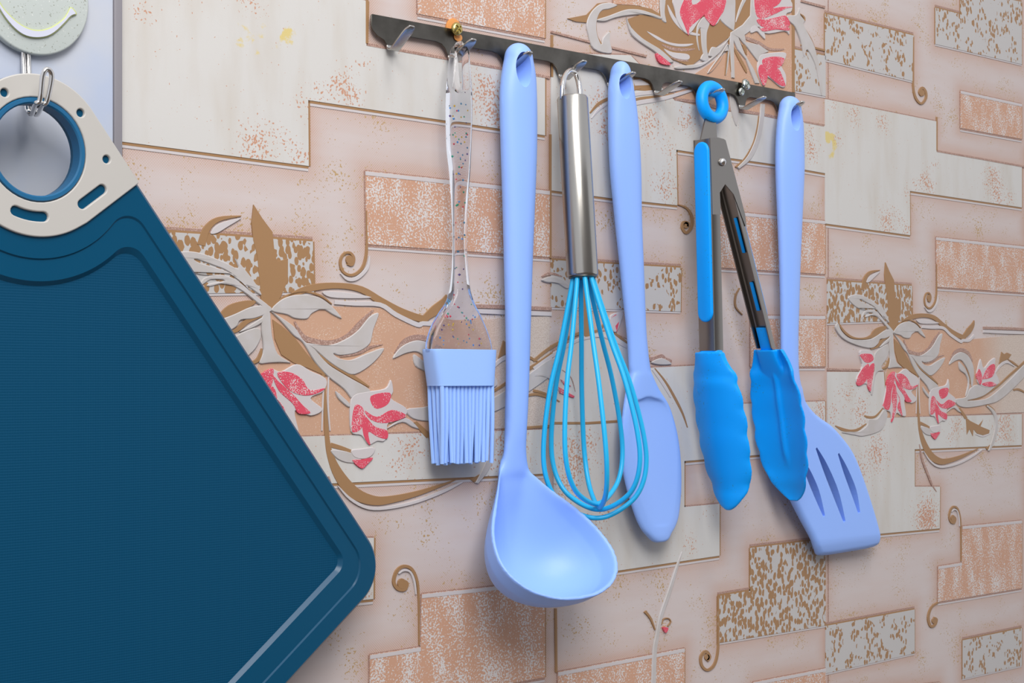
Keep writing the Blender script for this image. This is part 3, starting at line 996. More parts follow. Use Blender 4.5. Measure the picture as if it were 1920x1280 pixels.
def seg_poly(a, b, o0, o1):
    dx, dz = b[0] - a[0], b[1] - a[1]
    l = math.hypot(dx, dz)
    nx, nz = dz / l, -dx / l           # outward for counter-clockwise polygons
    ex, ez = dx / l * o1 * .0, dz / l * o1 * .0
    return [(a[0] + nx * o0 - ex, a[1] + nz * o0 - ez), (a[0] + nx * o1 - ex, a[1] + nz * o1 - ez), (b[0] + nx * o1 + ex, b[1] + nz * o1 + ez), (b[0] + nx * o0 + ex, b[1] + nz * o0 + ez)]


for (rep, kind, q, edges) in BLOCKS:
    nm, mat, h = KIND[kind]
    me = grid_poly(q, h)
    a = np.array([v_.co[:] for v_ in me.vertices])
    if kind == 'flower':
        f0, f1 = P(850, 700)[0], P(950, 700)[0]
        put_attr(me, 'dens', np.clip((a[:, 0] - f0) / (f1 - f0), 0, 1) * (1.0 if rep else 0.0))
    else:
        put_attr(me, 'dens', ev(F_DENS, a[:, 0], a[:, 2]) if kind == 'white' else np.full(len(a), 1.3 if q[0][0] > W * 1.3 and q[0][1] < 0 else (2.2 if abs(q[0][1]) < .06 and q[0][0] < W else 0.0)))
    put_attr(me, 'stain', ev(F_STAIN, a[:, 0], a[:, 2]) if kind == 'white' else np.zeros(len(a)))
    add_piece(rep, nm, me, mat)
    if not edges:
        continue
    for i in range(len(q)):
        A_, B_ = q[i - 1], q[i]
        dx, dz = B_[0] - A_[0], B_[1] - A_[1]
        if abs(A_[0] - B_[0]) < .004 and (min(abs(A_[0] - k * W) for k in (0, 1, 2)) < .004):
            continue                      # the stone runs on across the seam
        side = ('bottom' if dx > 0 else 'top') if abs(dx) > abs(dz) else ('right' if dz > 0 else 'left')
        k1, w1, k2, w2 = LINES[kind][side]
        if k1:
            p = seg_poly(A_, B_, -.00005, w1)
            if area2(p) < 0:
                p.reverse()
            add_piece(rep, 'joint_line', slab(p, .00072), LM[k1])
        if k2:
            p = seg_poly(A_, B_, w1, w1 + w2)
            if area2(p) < 0:
                p.reverse()
            add_piece(rep, 'joint_line', slab(p, .00066), LM[k2])
        if kind == 'salmon' and side == 'top':
            p = seg_poly(A_, B_, -.0022, -.0002)
            if area2(p) < 0:
                p.reverse()
            add_piece(rep, 'joint_line', slab(p, .00115), M_LILAC)

PK = {'u': ('vine', M_BROWN, .00108, .0), 'b': ('vine', M_BROWN, .00118, .00012), 'm': ('shadow_line', M_MAUVE, .00113, .0), 'w': ('highlight_line', M_LILAC, .00126, .00015), 'l': ('leaf', M_LEAF, .00152, .0004),
      's': ('scroll', M_BROWN, .00112, .00012), 'p': ('flower', M_LILAC, .00166, .0003), 'r': ('petal', M_RED, .00180, .0001)}
ji = 0
for (rep, kind, q) in PIECES:
    nm, mat, h, bv = PK[kind]
    if len(q) <= 4:
        nm, h = 'joint_line', h - .0001
    ji += 1
    h += (ji % 7) * 0.000012
    o = add_piece(rep, nm, slab(q, h, bv), mat)
# the first half of the repeat again on the second strip
for rep, o in made:
    if rep:
        c = o.copy()
        COL.objects.link(c)
        c.parent = strips[1]
        c.location.x += 2 * W
        if c.data.materials[0] is M_WHITE:          # this strip has stains of its own
            c.data = c.data.copy()
            a = np.array([v_.co[:] for v_ in c.data.vertices])
            c.data.attributes['stain'].data.foreach_set('value', ev(F_STAIN2, a[:, 0], a[:, 2]).astype(np.float32))
# brown line of the seam between the strips
part('joint_line', slab([(2 * W - .0006, ZL), (2 * W + .0004, ZL), (2 * W + .0004, ZH), (2 * W - .0006, ZH)], .0006), M_MAUVE, strips[0])

# ------------------------------------------------------------------ materials of the things
M_PERI = material('periwinkle_silicone', (.285, .475, 1.0, 1), .42, spec=.4)
M_BRUSH = material('pale_blue_silicone', (.33, .535, 1.0, 1), .42, spec=.4)
M_TEAL = material('turquoise_silicone', (.012, .45, .80, 1), .36)
M_BLUE = material('blue_silicone', (.0, .35, 1.0, 1), .42, spec=.3)
t = NT(M_BLUE)
v = t.coords()
grub = t.math('GREATER_THAN', t.math('ADD', t.noise(v, 900, 2), t.math('MULTIPLY', t.noise(v, 55, 1), .5)), 1.0)
t.l(t.mix(grub, (.0, .35, 1.0, 1), (.02, .26, .55, 1)), t.b.inputs['Base Color'])
M_BOARD = material('dark_blue_board', (.0004, .059, .128, 1), .26, spec=.30)
M_FIELD = material('dark_blue_field', (.0004, .053, .118, 1), .5, spec=.16)
t = NT(M_FIELD)
v = t.coords()
sp_ = t.n('ShaderNodeSeparateXYZ')
t.l(v, sp_.inputs[0])
ridg = t.math('ADD', t.math('SINE', t.math('MULTIPLY', sp_.outputs[2], 2 * math.pi / .0011)), t.math('MULTIPLY', t.math('SINE', t.math('MULTIPLY', sp_.outputs[0], 2 * math.pi / .0011)), .5))
t.bump(ridg, .14, .0002)
M_CREAM = material('cream_plastic', lin(200, 196, 190), .5)
M_STEEL = material('brushed_steel', (.42, .40, .37, 1), .26, 1.0)
M_RAIL = material('dull_steel', (.22, .21, .195, 1), .36, 1.0)
t = NT(M_RAIL)
v = t.coords()
t.l(t.ramp(t.noise(v, 130, 4), .2, .8), t.b.inputs['Roughness'])
rr = t.n('ShaderNodeMapRange')
rr.inputs['To Min'].default_value = .26
rr.inputs['To Max'].default_value = .46
t.l(t.noise(v, 160, 4), rr.inputs['Value'])
t.l(rr.outputs[0], t.b.inputs['Roughness'])
t.l(t.mix(t.ramp(t.noise(v, 70, 4), .35, .7), (.17, .158, .14, 1), (.10, .092, .08, 1)), t.b.inputs['Base Color'])
M_HOOK = material('bright_steel', (.48, .47, .45, 1), .24, 1.0)
M_CHROME = material('chrome', (.72, .70, .68, 1), .12, 1.0)
M_TONG = material('tong_steel', (.27, .25, .23, 1), .28, 1.0)
M_BRASS = material('brass', (.56, .45, .16, 1), .25, 1.0)
M_ZINC = material('zinc', (.60, .64, .60, 1), .22, 1.0)
M_PLUG = material('orange_plastic', lin(236, 158, 84), .45)
M_PANEL = material('white_panel', lin(206, 210, 224), .25)
t = NT(M_PANEL)
v = t.coords()
t.l(t.mix(t.ramp(t.noise(v, 22, 3), .42, .68), lin(212, 216, 226), lin(198, 209, 232)), t.b.inputs['Base Color'])
M_TRIM = material('grey_trim', lin(150, 146, 152), .4)
M_GLASS = material('clear_plastic', (.97, .97, 1, 1), .02, **{'Transmission Weight': 1.0, 'IOR': 1.30})
M_DISC = material('glitter_disc', lin(196, 204, 196), .3)
t = NT(M_DISC)
v = t.coords()
g1 = t.math('GREATER_THAN', t.noise(v, 1150, 1), .70)
g2 = t.math('LESS_THAN', t.noise(v, 1250, 1), .27)
c = t.mix(g1, lin(204, 211, 207), lin(160, 164, 152))
t.l(t.mix(g2, c, lin(240, 240, 236)), t.b.inputs['Base Color'])
M_SMILE = material('white_smile', lin(222, 224, 240), .3)
M_SMILE_RIM = material('lime_rim', lin(206, 214, 140), .35)

# ------------------------------------------------------------------ white panel
pn = thing('wall_panel', 'glossy white panel with grey edge strip behind the dark blue cutting board', 'panel', (-.15, 0, .1))
xr = P(213, 140, .006)[0]
part('sheet', bevel(extrude_poly([(-.42, -.10), (xr, -.10), (xr, .42), (-.42, .42)], .0005, .006), .0008), M_PANEL, pn, 30)
part('edge_strip', bevel(extrude_poly([(xr, -.10), (xr + .0042, -.10), (xr + .0042, .42), (xr, .42)], .0003, .0066), .0008), M_TRIM, pn, 30)

def plate(outline_, holes_, n0, n1, b):
    """flat plate with a small chamfer on the front edges of its outline and holes"""
    def ins(q, d):
        n = len(q)
        out = []
        for i in range(n):
            a, c_ = q[i - 1], q[(i + 1) % n]
            dx, dz = c_[0] - a[0], c_[1] - a[1]
            l = math.hypot(dx, dz) or 1
            out.append((q[i][0] - dz / l * d, q[i][1] + dx / l * d))
        return out
    loops = [ccw(outline_)] + [ccw(h) for h in holes_]
    verts, faces, tops, backs = [], [], [], []
    for li, q in enumerate(loops):
        rings = []
        for (pts, n) in ((q, n0), (q, n1 - b), (ins(q, b * .35 if li == 0 else -b * .35), n1 - b * .35), (ins(q, b if li == 0 else -b), n1)):
            rings.append(list(range(len(verts), len(verts) + len(pts))))
            verts += [(p[0], -n, p[1]) for p in pts]
        k = len(q)
        for a, c_ in zip(rings, rings[1:]):
            faces += [(a[i], a[(i + 1) % k], c_[(i + 1) % k], c_[i]) for i in range(k)]
        backs.append(rings[0])
        tops.append(rings[-1])
    for ls in (tops, backs):
        ids = [i for l in ls for i in l]
        for t_ in tessellate_polygon([[Vector((verts[i][0], verts[i][2], 0)) for i in l] for l in ls]):
            if len(set(t_)) == 3:
                faces.append(tuple(ids[i] for i in t_))
    return from_py(verts, faces)


# ------------------------------------------------------------------ cutting board, in its own square frame about the ring
BC = P(72, 280, .032)
TH = math.radians(-52.3)
E1, E2 = (math.cos(TH), math.sin(TH)), (math.sin(TH), -math.cos(TH))


def bd(p):
    return (BC[0] + (p[0] * E1[0] + p[1] * E2[0]) / 1000, BC[1] + (p[0] * E1[1] + p[1] * E2[1]) / 1000)


def arc(cx, cy, r, a0, a1, n=16):
    return [(cx + r * math.cos(math.radians(a0 + (a1 - a0) * i / n)), cy + r * math.sin(math.radians(a0 + (a1 - a0) * i / n))) for i in range(n + 1)]


LO, HI = -30.6, 259.0


def outline(i=0.0, r=20.0):
    lo, hi = LO + i, HI - i
    rc, rr_ = 30.6 - i, max(r - i, 4)
    return arc(0, 0, rc, 180, 270, 24) + arc(hi - rr_, lo + rr_, rr_, 270, 360) + arc(hi - rr_, hi - rr_, rr_, 0, 90) + arc(lo + rr_, hi - rr_, rr_, 90, 180)


def inner(lo, hi, ra, fil, rc):
    """recess outline: square side at lo, bulged round the ring by radius ra, corners rounded"""
    # point where the bulge leaves the side
    half = []
    a_ = math.degrees(math.asin((lo + fil) / (ra + fil)))
    cx = math.sqrt((ra + fil) ** 2 - (lo + fil) ** 2)
    cx_ = cx
    ang = math.degrees(math.atan2(lo + fil, cx))
    half += arc(0, 0, ra, 45, ang, 20)
    half += arc(cx_, lo + fil, fil, 180 + ang, 270, 10)[0:] if True else []
    side = half
    mir = [(b, a) for a, b in half][::-1]
    return mir[:-1] + side[0:] + arc(hi - rc, lo + rc, rc, 270, 360) + arc(hi - rc, hi - rc, rc, 0, 90) + arc(lo + rc, hi - rc, rc, 90, 180)


bo = thing('cutting_board', 'dark blue square cutting board with cream corner handle hanging on the left', 'cutting board', (BC[0], -.02, BC[1]))
NF = .030




def frame_board():
    OUT0, OUT1 = ccw(outline(0)), ccw(outline(1.4))
    HOL0 = ccw(arc(0, 0, 18.8, 0, 360, 48)[:-1])
    L1, L1b = ccw(inner(-21.9, 249.5, 43.8, 9, 14)), ccw(inner(-21.3, 248.9, 44.4, 9, 13.5))
    L2, L2b = ccw(inner(-14.2, 238.6, 53.0, 9, 7)), ccw(inner(-12.3, 236.8, 54.9, 9, 5.5))
    verts, faces = [], []

    def add(loop, n):
        b = len(verts)
        for p in loop:
            x, z = bd(p)
            verts.append((x, -n, z))
        return list(range(b, b + len(loop)))

    def band(a, b):
        k = len(a)
        for i in range(k):
            faces.append((a[i], a[(i + 1) % k], b[(i + 1) % k], b[i]))

    def fill(loops):
        ids = [i for l in loops for i in l]
        for t_ in tessellate_polygon([[Vector((verts[i][0], verts[i][2], 0)) for i in l] for l in loops]):
            if len(set(t_)) == 3:
                faces.append(tuple(ids[i] for i in t_))

    back = add(OUT1, .0225)
    s0, s1, top = add(OUT0, .0237), add(OUT0, NF - .0014), add(OUT1, NF)
    band(back, s0), band(s0, s1), band(s1, top)
    hb, ht = add(HOL0, .0225), add(HOL0, NF)
    band(hb, ht)
    fill([back, hb])
    l1 = add(L1, NF)
    fill([top, ht, l1])
    l1b = add(L1b, NF - .0007)
    band(l1, l1b)
    l2 = add(L2, NF - .0007)
    fill([l1b, l2])
    l2b = add(L2b, NF - .0024)
    band(l2, l2b)
    body = from_py(verts, faces)
    f = [(verts[i][0], verts[i][2]) for i in l2b]
    fm = from_py([(x, -(NF - .0024), z) for x, z in f] + [(x, -(NF - .0055), z) for x, z in f],
                 [tuple(range(len(f))), tuple(range(len(f), 2 * len(f)))] + [(i, (i + 1) % len(f), len(f) + (i + 1) % len(f), len(f) + i) for i in range(len(f))])
    return body, fm


bm_, fm_ = frame_board()
part('board_body', bm_, M_BOARD, bo, 25)
part('cutting_surface', fm_, M_FIELD, bo, 25)
half = arc(0, 0, 35.2, 45, 8, 12) + [(35.5, 0), (35.5, -15), (35.5, LO + .6), (34.9, LO)]
cream = ccw([(b, a) for a, b in half][::-1][:-1] + half + arc(0, 0, 30.6, 270, 180, 24))


def capsule(a, b, r, n=8):
    an = math.degrees(math.atan2(b[1] - a[1], b[0] - a[0]))
    return arc(b[0], b[1], r, an - 90, an + 90, n) + arc(a[0], a[1], r, an + 90, an + 270, n)


def arc_slot(R, a0, a1, r):
    m = arc(0, 0, R + r, a0, a1, 8)
    k = arc(0, 0, R - r, a1, a0, 8)
    e1 = arc(R * math.cos(math.radians(a1)), R * math.sin(math.radians(a1)), r, a1, a1 + 180, 6)[1:-1]
    e0 = arc(R * math.cos(math.radians(a0)), R * math.sin(math.radians(a0)), r, a0 + 180, a0 + 360, 6)[1:-1]
    return m + e1 + k + e0


hol = [arc(0, 0, 21.2, 0, 360, 48)[:-1]]
for (a, b) in ((-25.3, -2.0), (-.3, -26.6), (19.4, -23.6), (-2.0, -25.3)):
    for q in ((a, b), (b, a)):
        if not any(math.hypot(q[0] - sum(x for x, _ in h) / len(h), q[1] - sum(y for _, y in h) / len(h)) < 4 for h in hol[1:]):
            hol.append(arc(q[0], q[1], 1.7, 0, 360, 16)[:-1])
hol.append(capsule((28.2, -3), (28.2, -14.2), 2.0))
hol.append([(b, a) for a, b in capsule((28.2, -3), (28.2, -14.2), 2.0)])
hol.append(arc_slot(27.0, 32, 58, 2.0))
handle = plate([bd(p) for p in cream], [[bd(p) for p in h] for h in hol], NF - .0004, NF + .0014, .0005)
hd = part('handle', handle, M_CREAM, bo, 28)
ring = []
for (r, n) in ((21.0, NF), (21.0, NF + .0010), (20.6, NF + .0016), (19.2, NF + .0016), (18.6, NF + .0010), (18.6, NF - .0050)):
    ring.append((r, n))
vs, fs = [], []
for (r, n) in ring:
    for p in arc(0, 0, r, 0, 360, 56)[:-1]:
        x, z = bd(p)
        vs.append((x, -n, z))
k = 56
for i in range(len(ring)):
    j = (i + 1) % len(ring)
    fs += [(i * k + a, i * k + (a + 1) % k, j * k + (a + 1) % k, j * k + a) for a in range(k)]
part('hanging_ring', from_py(vs, fs), material('blue_ring', (.005, .105, .235, 1), .42), bo, 40)

# ------------------------------------------------------------------ adhesive disc hook
ah = thing('adhesive_hook', 'round glittery adhesive hook with white smile above the cutting board', 'hook', (-.046, -.006, .159))
dc = P(72, 8, .0085)
dR = .0245
dcx, dcz = -.0455, .1595
disc = extrude_poly([(dcx + p[0], dcz + p[1]) for p in arc(0, 0, dR, 0, 360, 64)[:-1]], .006, .0098)
part('disc', bevel(disc, .0009, 3), M_DISC, ah, 35)
zs = Z(0, 0, 2.667)
sm_ = chaikin(zs([(-60, -60), (0, 62), (60, 140), (120, 185), (190, 196), (260, 180), (330, 112), (354, 82), (386, 74), (372, 52), (350, 30), (334, 66), (312, 98), (250, 140), (180, 155), (110, 130), (50, 80), (0, 22), (-30, -60)]), 2)
q = [P(x, y, .0105) for x, y in sm_]
part('smile_rim', slab_ := bevel(extrude_poly(ccw([P(x, y, .0098) for x, y in sm_]), .0092, .0106), .0003), M_SMILE_RIM, ah, 35)
cx0, cz0 = sum(p[0] for p in q) / len(q), sum(p[1] for p in q) / len(q)


def inset(poly, d):
    poly = ccw(poly)
    n = len(poly)
    out = []
    for i in range(n):
        a, c_ = poly[i - 1], poly[(i + 1) % n]
        dx, dz = c_[0] - a[0], c_[1] - a[1]
        l = math.hypot(dx, dz) or 1
        out.append((poly[i][0] - dz / l * d, poly[i][1] + dx / l * d))
    return out


part('smile', extrude_poly(inset(q, .0005), .0100, .0111), M_SMILE, ah, 35)
wp = []
b1, b2 = P(50, 95, .011), P(60, 95, .011)
ztop = BC[1] + .0174
for (x, z), sgn in ((b1, 0), (b2, 1)):
    pass
f1, f2 = P(76, 199, .041), P(89, 199, .041)
t1, tm, t2 = P(80, 143, .043), P(88, 130, .0435), P(97, 143, .043)
pth = [(b1[0], -.0076, b1[1] + .004), (b1[0], -.0080, b1[1] - .006), (b1[0], -.0105, ztop + .004), (b1[0] + .0005, -.0115, ztop + .0012), (b1[0] + .001, -.014, ztop), (f1[0] - .0002, -.037, ztop - .0002), (f1[0], -.0405, ztop + .001),
       (t1[0], -.043, t1[1]), (tm[0], -.0435, tm[1]), (t2[0], -.043, t2[1]), (f2[0], -.0405, ztop + .001), (f2[0] - .0002, -.037, ztop - .0002), (b2[0] + .001, -.014, ztop), (b2[0] + .0005, -.0115, ztop + .0012),
       (b2[0], -.0105, ztop + .004), (b2[0], -.0080, b2[1] - .006), (b2[0], -.0076, b2[1] + .004)]
part('wire_hook', tube(catmull(pth, 6), .00105, 10), M_CHROME, ah, smooth=True)

# ------------------------------------------------------------------ hook rail
RA = P(695, 26, .003)
RB = P(1490, 174, .003)
rl = math.hypot(RB[0] - RA[0], RB[1] - RA[1])
ru = ((RB[0] - RA[0]) / rl, (RB[1] - RA[1]) / rl)
rv = (-ru[1], ru[0])


def R(s, t_):
    return (RA[0] + ru[0] * s + rv[0] * t_, RA[1] + ru[1] * s + rv[1] * t_)


HK = [P(733, 88, .003), P(1235, 172, .003), P(1396, 198, .003)]
s_of = lambda p: (p[0] - RA[0]) * ru[0] + (p[1] - RA[1]) * ru[1]
h1, h6, h8 = (s_of(p) for p in HK)
step_ = (h8 - h1) / 7
HS = [h1 + step_ * i for i in range(9)]
for i, d in ((2, .0010), (4, .0012), (5, .0015), (6, .0030), (7, .0030), (8, .0034)):
    HS[i] -= d               # the tongues are not quite evenly spaced
rail = thing('hook_rail', 'long dull steel hook rail screwed to the patterned wall', 'hook rail', (RA[0], 0, RA[1]))
N0, N1 = .0026, .0036
BH = .0082
DROP = .0165
low = []
for i, s in enumerate(HS):
    hw = .0030
    up = [(s - hw - .0085, -BH), (s - hw - .0045, -BH - .0008), (s - hw - .0020, -BH - .0030), (s - hw - .0006, -BH - .0056), (s - hw, -DROP + .002)]
    dn = [(s + hw, -DROP + .002), (s + hw + .0006, -BH - .0040), (s + hw + .0016, -BH - .0016), (s + hw + .0040, -BH - .0003), (s + hw + .0065, -BH)]
    if i == 0:
        up = [(0, -.0055), (.0008, -.0082), (.0035, -.0105), (s - hw - .0018, -.0122), (s - hw, -DROP + .002)]
    low += up + dn
low = [p for p in low if p[0] < rl - .0005]
poly = [(0, -.0008), (.0006, 0), (rl - .0006, 0), (rl, -.0008), (rl, -BH)] + low[::-1]
# the last hook's neck keeps inside the bar
me = extrude_poly(ccw([R(*p) for p in poly]), N0, N1)
me = bevel(me, .0002, 1, 50)
part('bar', me, M_RAIL, rail, 30)
for i, s in enumerate(HS):
    hw = .0030
    path = [(N0 + .0005, -DROP + .0026)]
    r_ = .0022
    ang = math.radians((34, 30, 25, 27, 21, 20, 20, 19, 24)[i])
    for k_ in range(7):          # round the bottom of the hook, from straight down to the rising tongue
        a = (math.pi / 2 + ang) * k_ / 6
        path.append((N0 + .0005 + r_ * (1 - math.cos(a)), -DROP + .002 - r_ * math.sin(a)))
    x0, z0 = path[-1]
    ln = .0165
    for k_ in range(1, 7):
        d = ln * k_ / 6
        path.append((x0 + d * math.cos(ang) + (0), z0 + d * math.sin(ang) * (1 if k_ < 6 else 1.0)))
    vs, fs = [], []
    th_ = .0005
    for k_, (n, z) in enumerate(path):
        a, b = path[max(0, k_ - 1)], path[min(len(path) - 1, k_ + 1)]
        tx, tz = b[0] - a[0], b[1] - a[1]
        l = math.hypot(tx, tz)
        nx, nz = -tz / l * th_, tx / l * th_
        ww = hw
        rem = len(path) - 1 - k_
        ww *= (1, .98, 1, 1)[min(rem, 3)] if rem > 1 else (.52 if rem == 0 else .92)
        for (dn_, dz_) in ((nx, nz), (-nx, -nz)):
            for sg in (-1, 1):
                x, zz = R(s + sg * ww, z + dz_)
                vs.append((x, -(n + dn_), zz))
    for k_ in range(len(path) - 1):
        a, b = k_ * 4, k_ * 4 + 4
        fs += [(a, a + 1, b + 1, b), (a + 3, a + 2, b + 2, b + 3), (a + 2, a, b, b + 2), (a + 1, a + 3, b + 3, b + 1)]
    fs += [(0, 1, 3, 2), (len(vs) - 4, len(vs) - 3, len(vs) - 1, len(vs) - 2)]
    part('hook', bevel(from_py(vs, fs), .0002, 2, 60), M_HOOK, rail, 50)


def screw(name, label, px, py, off, r, mat, dome=.35, group=None, tiltdir=(0, 0)):
    x, z = P(px, py, off)
    th_ = thing(name, label, 'screw', (x, -off, z), group)
    d = Vector((tiltdir[0], -1, tiltdir[1])).normalized()
    c = Vector((x, -off, z))
    B = c + d * r * .9
    head = lathe_between(c, B, [(0, r * .55), (.02, r * .95), (.22, r), (.45, r * .93), (.62, r * .75), (.74, r * .42), (.78, .0002)], 28)
    u = d.orthogonal().normalized()
    w_ = d.cross(u)
    top = c + d * r * .45
    cs = []
    for a_, b_ in ((u, w_), (w_, u)):
        q = [top + a_ * r * .62 * sa + b_ * r * .13 * sb + d * (r * 1.2 if sd > 0 else 0) for sd in (-1, 1) for sa in (-1, 1) for sb in (-1, 1)]
        cs.append(from_py(q, [(0, 1, 3, 2), (4, 5, 7, 6), (0, 1, 5, 4), (2, 3, 7, 6), (0, 2, 6, 4), (1, 3, 7, 5)]))
    part('screw_head', cut(head, cs), mat, th_, 35)
    part('shank', lathe_between(c + d * -(off + .006), c + d * .0003, [(0, r * .35), (1, r * .42)], 16), mat, th_, 35)
    return th_


pc = P(851, 55, .002)
pl = thing('wall_plug', 'orange plastic wall plug peeking out behind the brass screw', 'wall plug', (pc[0], 0, pc[1]))
part('collar', bevel(extrude_poly([(pc[0] + .0052 * math.cos(a * math.pi / 16), pc[1] + .0058 * math.sin(a * math.pi / 16)) for a in range(32)], .0008, .0024), .0004), M_PLUG, pl, 35)
part('lip', bevel(extrude_poly([(pc[0] + .0012 + .0028 * math.cos(a * math.pi / 12), pc[1] - .0044 + .0022 * math.sin(a * math.pi / 12)) for a in range(24)], .0037, .0044), .0003), M_PLUG, pl, 35)
screw('screw', 'brass cross-head screw holding the left end of the steel rail', 855, 55, .0054, .0036, M_BRASS)
screw('screw', 'zinc screw on the rail, upper and larger of the pair right of the blue ring', 1397, 159, .0050, .0038, M_ZINC, tiltdir=(.1, .35))
screw('screw', 'small zinc screw on the rail just below the larger zinc screw', 1389, 172, .0044, .0027, M_ZINC)

# ------------------------------------------------------------------ ladle
YH = .0118
HOLE_DEPTH = .03


def capped(rows, dome):
    """round off the upper end of loft rows over 'dome' metres"""
    x, z, n, a, b = rows[0]
    out = []
    for k_ in range(6):
        s = math.sin(math.radians(5 + 85 * k_ / 6))
        c_ = 1 - math.cos(math.radians(0)) if False else math.cos(math.radians(5 + 85 * k_ / 6))
        out.append((x, z + dome * c_, n, a * s, b * s))
    return out + rows


def hole_cutter(x, z, n, ra, rb, flare=1.5, lean=0.0):
    """oval cutter through a handle, wider towards the front"""
    vs, fs = [], []
    k = 28
    lay = [(-.02, 1.0), (n, 1.0), (n + .0025, 1.12), (n + .0075, flare), (n + .02, flare * 1.5)]
    for (nn, s) in lay:
        for a in range(k):
            an = 2 * math.pi * a / k
            vs.append((x + ra * s * math.cos(an), -nn, z + rb * (1 + (s - 1) * .8) * math.sin(an) - (nn - n) * lean))
    for i in range(len(lay) - 1):
        fs += [(i * k + a, i * k + (a + 1) % k, (i + 1) * k + (a + 1) % k, (i + 1) * k + a) for a in range(k)]
    fs += [tuple(range(k)), tuple(range((len(lay) - 1) * k, len(lay) * k))]
    return from_py(vs, fs)


def organic(meshes, voxel, smooth=6, cutters=()):
    me = join_meshes(meshes)
    me = baked(me, [('REMESH', dict(mode='VOXEL', voxel_size=voxel, adaptivity=0)), ('SMOOTH', dict(factor=.5, iterations=smooth))])
    if cutters:
        me = cut(me, cutters)
        me = baked(me, [('REMESH', dict(mode='VOXEL', voxel_size=voxel, adaptivity=0)), ('SMOOTH', dict(factor=.5, iterations=3))])
    me.polygons.foreach_set('use_smooth', [True] * len(me.polygons))
    return me


hd_ = [(110, 945, 1000), (140, 940, 1005.5), (180, 936.5, 1007.5), (230, 937, 1008), (300, 939, 1007), (400, 942, 1003), (500, 944.5, 999), (600, 947, 996), (700, 948, 993), (800, 945.5, 989), (838, 943, 988), (858, 941.5, 989.5), (875, 939, 992), (890, 936, 995)]
rws = rows_px(hd_, YH, lambda y: .0072 if y < 300 else (.0072 - (y - 300) / 500 * .0022 if y < 800 else .0050 - (y - 800) / 90 * .0024))
xn, zn = P(962, 880, YH)
ladle_handle = loft(capped(rws, .0085), 32)
LB = math.radians(52)
Ldir = Vector((0, -math.cos(LB), -math.sin(LB)))
Ddir = Vector((0, math.sin(LB), -math.cos(LB)))
Nk = Vector((xn - .0005, -(YH + .0012), zn + .001))
prof = [(-5, 7.6), (0, 11.0), (5, 14.5), (10, 17.6), (15, 21.2), (21, 25.7), (28, 31), (36, 36.3), (45, 40.2), (54, 42), (62, 41), (69, 37), (75, 30.5), (79.5, 21), (82, 11), (82.8, 0)]
prof = catmull(prof, 3)
right = [(h, l) for l, h in prof]
rim = right + [(-h, l) for h, l in right[::-1][1:]]
CL = 46.0


def bowl_surface(inset_mm, depth):
    nr = 16
    rings = []
    for i in range(nr + 1):
        s = 1 - i / nr
        d = depth * (1 - s ** 2.3) ** .62 if s < 1 else 0
        ringp = []
        for (h, l) in rim:
            vx, vl = h, l - CL
            m = math.hypot(vx, vl)
            f = (m - inset_mm) / m * s
            d_ = d * math.sin(min(1, max(.02, (CL + vl * f + 6) / 52)) * math.pi / 2)
            ringp.append(Nk + Vector((vx * f / 1000, 0, 0)) + Ldir * ((CL + vl * f) / 1000) + Ddir * (d_ / 1000))
        rings.append(ringp)
    return rings


ro, ri = bowl_surface(0, 34), bowl_surface(2.3, 31.5)
vs, fs = [], []
k = len(rim)
for rg in ro:
    vs += rg
for rg in ri:
    vs += rg
nr = len(ro)
for base in (0, nr * k):
    for i in range(nr - 2):
        fs += [(base + i * k + a, base + i * k + (a + 1) % k, base + (i + 1) * k + (a + 1) % k, base + (i + 1) * k + a) for a in range(k)]
    fs.append(tuple(base + (nr - 2) * k + a for a in range(k)))
fs += [(a, (a + 1) % k, nr * k + (a + 1) % k, nr * k + a) for a in range(k)]
bowl = from_py(vs, fs)
hx, hz = P(984, 122, YH + .007)
ramp = []
for l, h, b in ((-6, 7.6, 2.4), (-2, 9.2, 2.4), (2, 10.6, 2.3), (6, 10.6, 2.1), (10, 10.2, 1.7), (14, 9.4, 1.3), (18, 8.0, .8)):
    sc_ = min(1, (CL - l) / (CL + 5))
    d = 31.5 * (1 - sc_ ** 2.3) ** .62 * math.sin(min(1, max(.02, (l + 6) / 52)) * math.pi / 2) if l > -5 else -1.5
    c_ = Nk + Ldir * (l / 1000) + Ddir * ((d + .8) / 1000)
    ramp.append((c_.x, c_.z, -c_.y, h / 1000, b / 1000))
ramp = loft(catmull(ramp, 3), 32)


def relax(me, centre, r0, r1, it):
    """even out the joint round 'centre' (Laplacian smoothing, fading from r0 to r1)"""
    n = len(me.vertices)
    co = np.empty(n * 3)
    me.vertices.foreach_get('co', co)
    co = co.reshape(-1, 3)
    e = np.empty(len(me.edges) * 2, dtype=np.int64)
    me.edges.foreach_get('vertices', e)
    e = e.reshape(-1, 2)
    deg = np.bincount(e.ravel(), minlength=n)[:, None]
    w_ = np.clip((r1 - np.linalg.norm(co - np.array(centre), axis=1)) / (r1 - r0), 0, 1)[:, None]
    for k_ in range(it):
        for lam in (.6, -.45):
            acc = np.zeros_like(co)
            for c in range(3):
                acc[:, c] = np.bincount(e[:, 0], co[e[:, 1], c], n) + np.bincount(e[:, 1], co[e[:, 0], c], n)
            co += w_ * lam * (acc / deg - co)
    me.vertices.foreach_set('co', co.ravel())
    me.update()


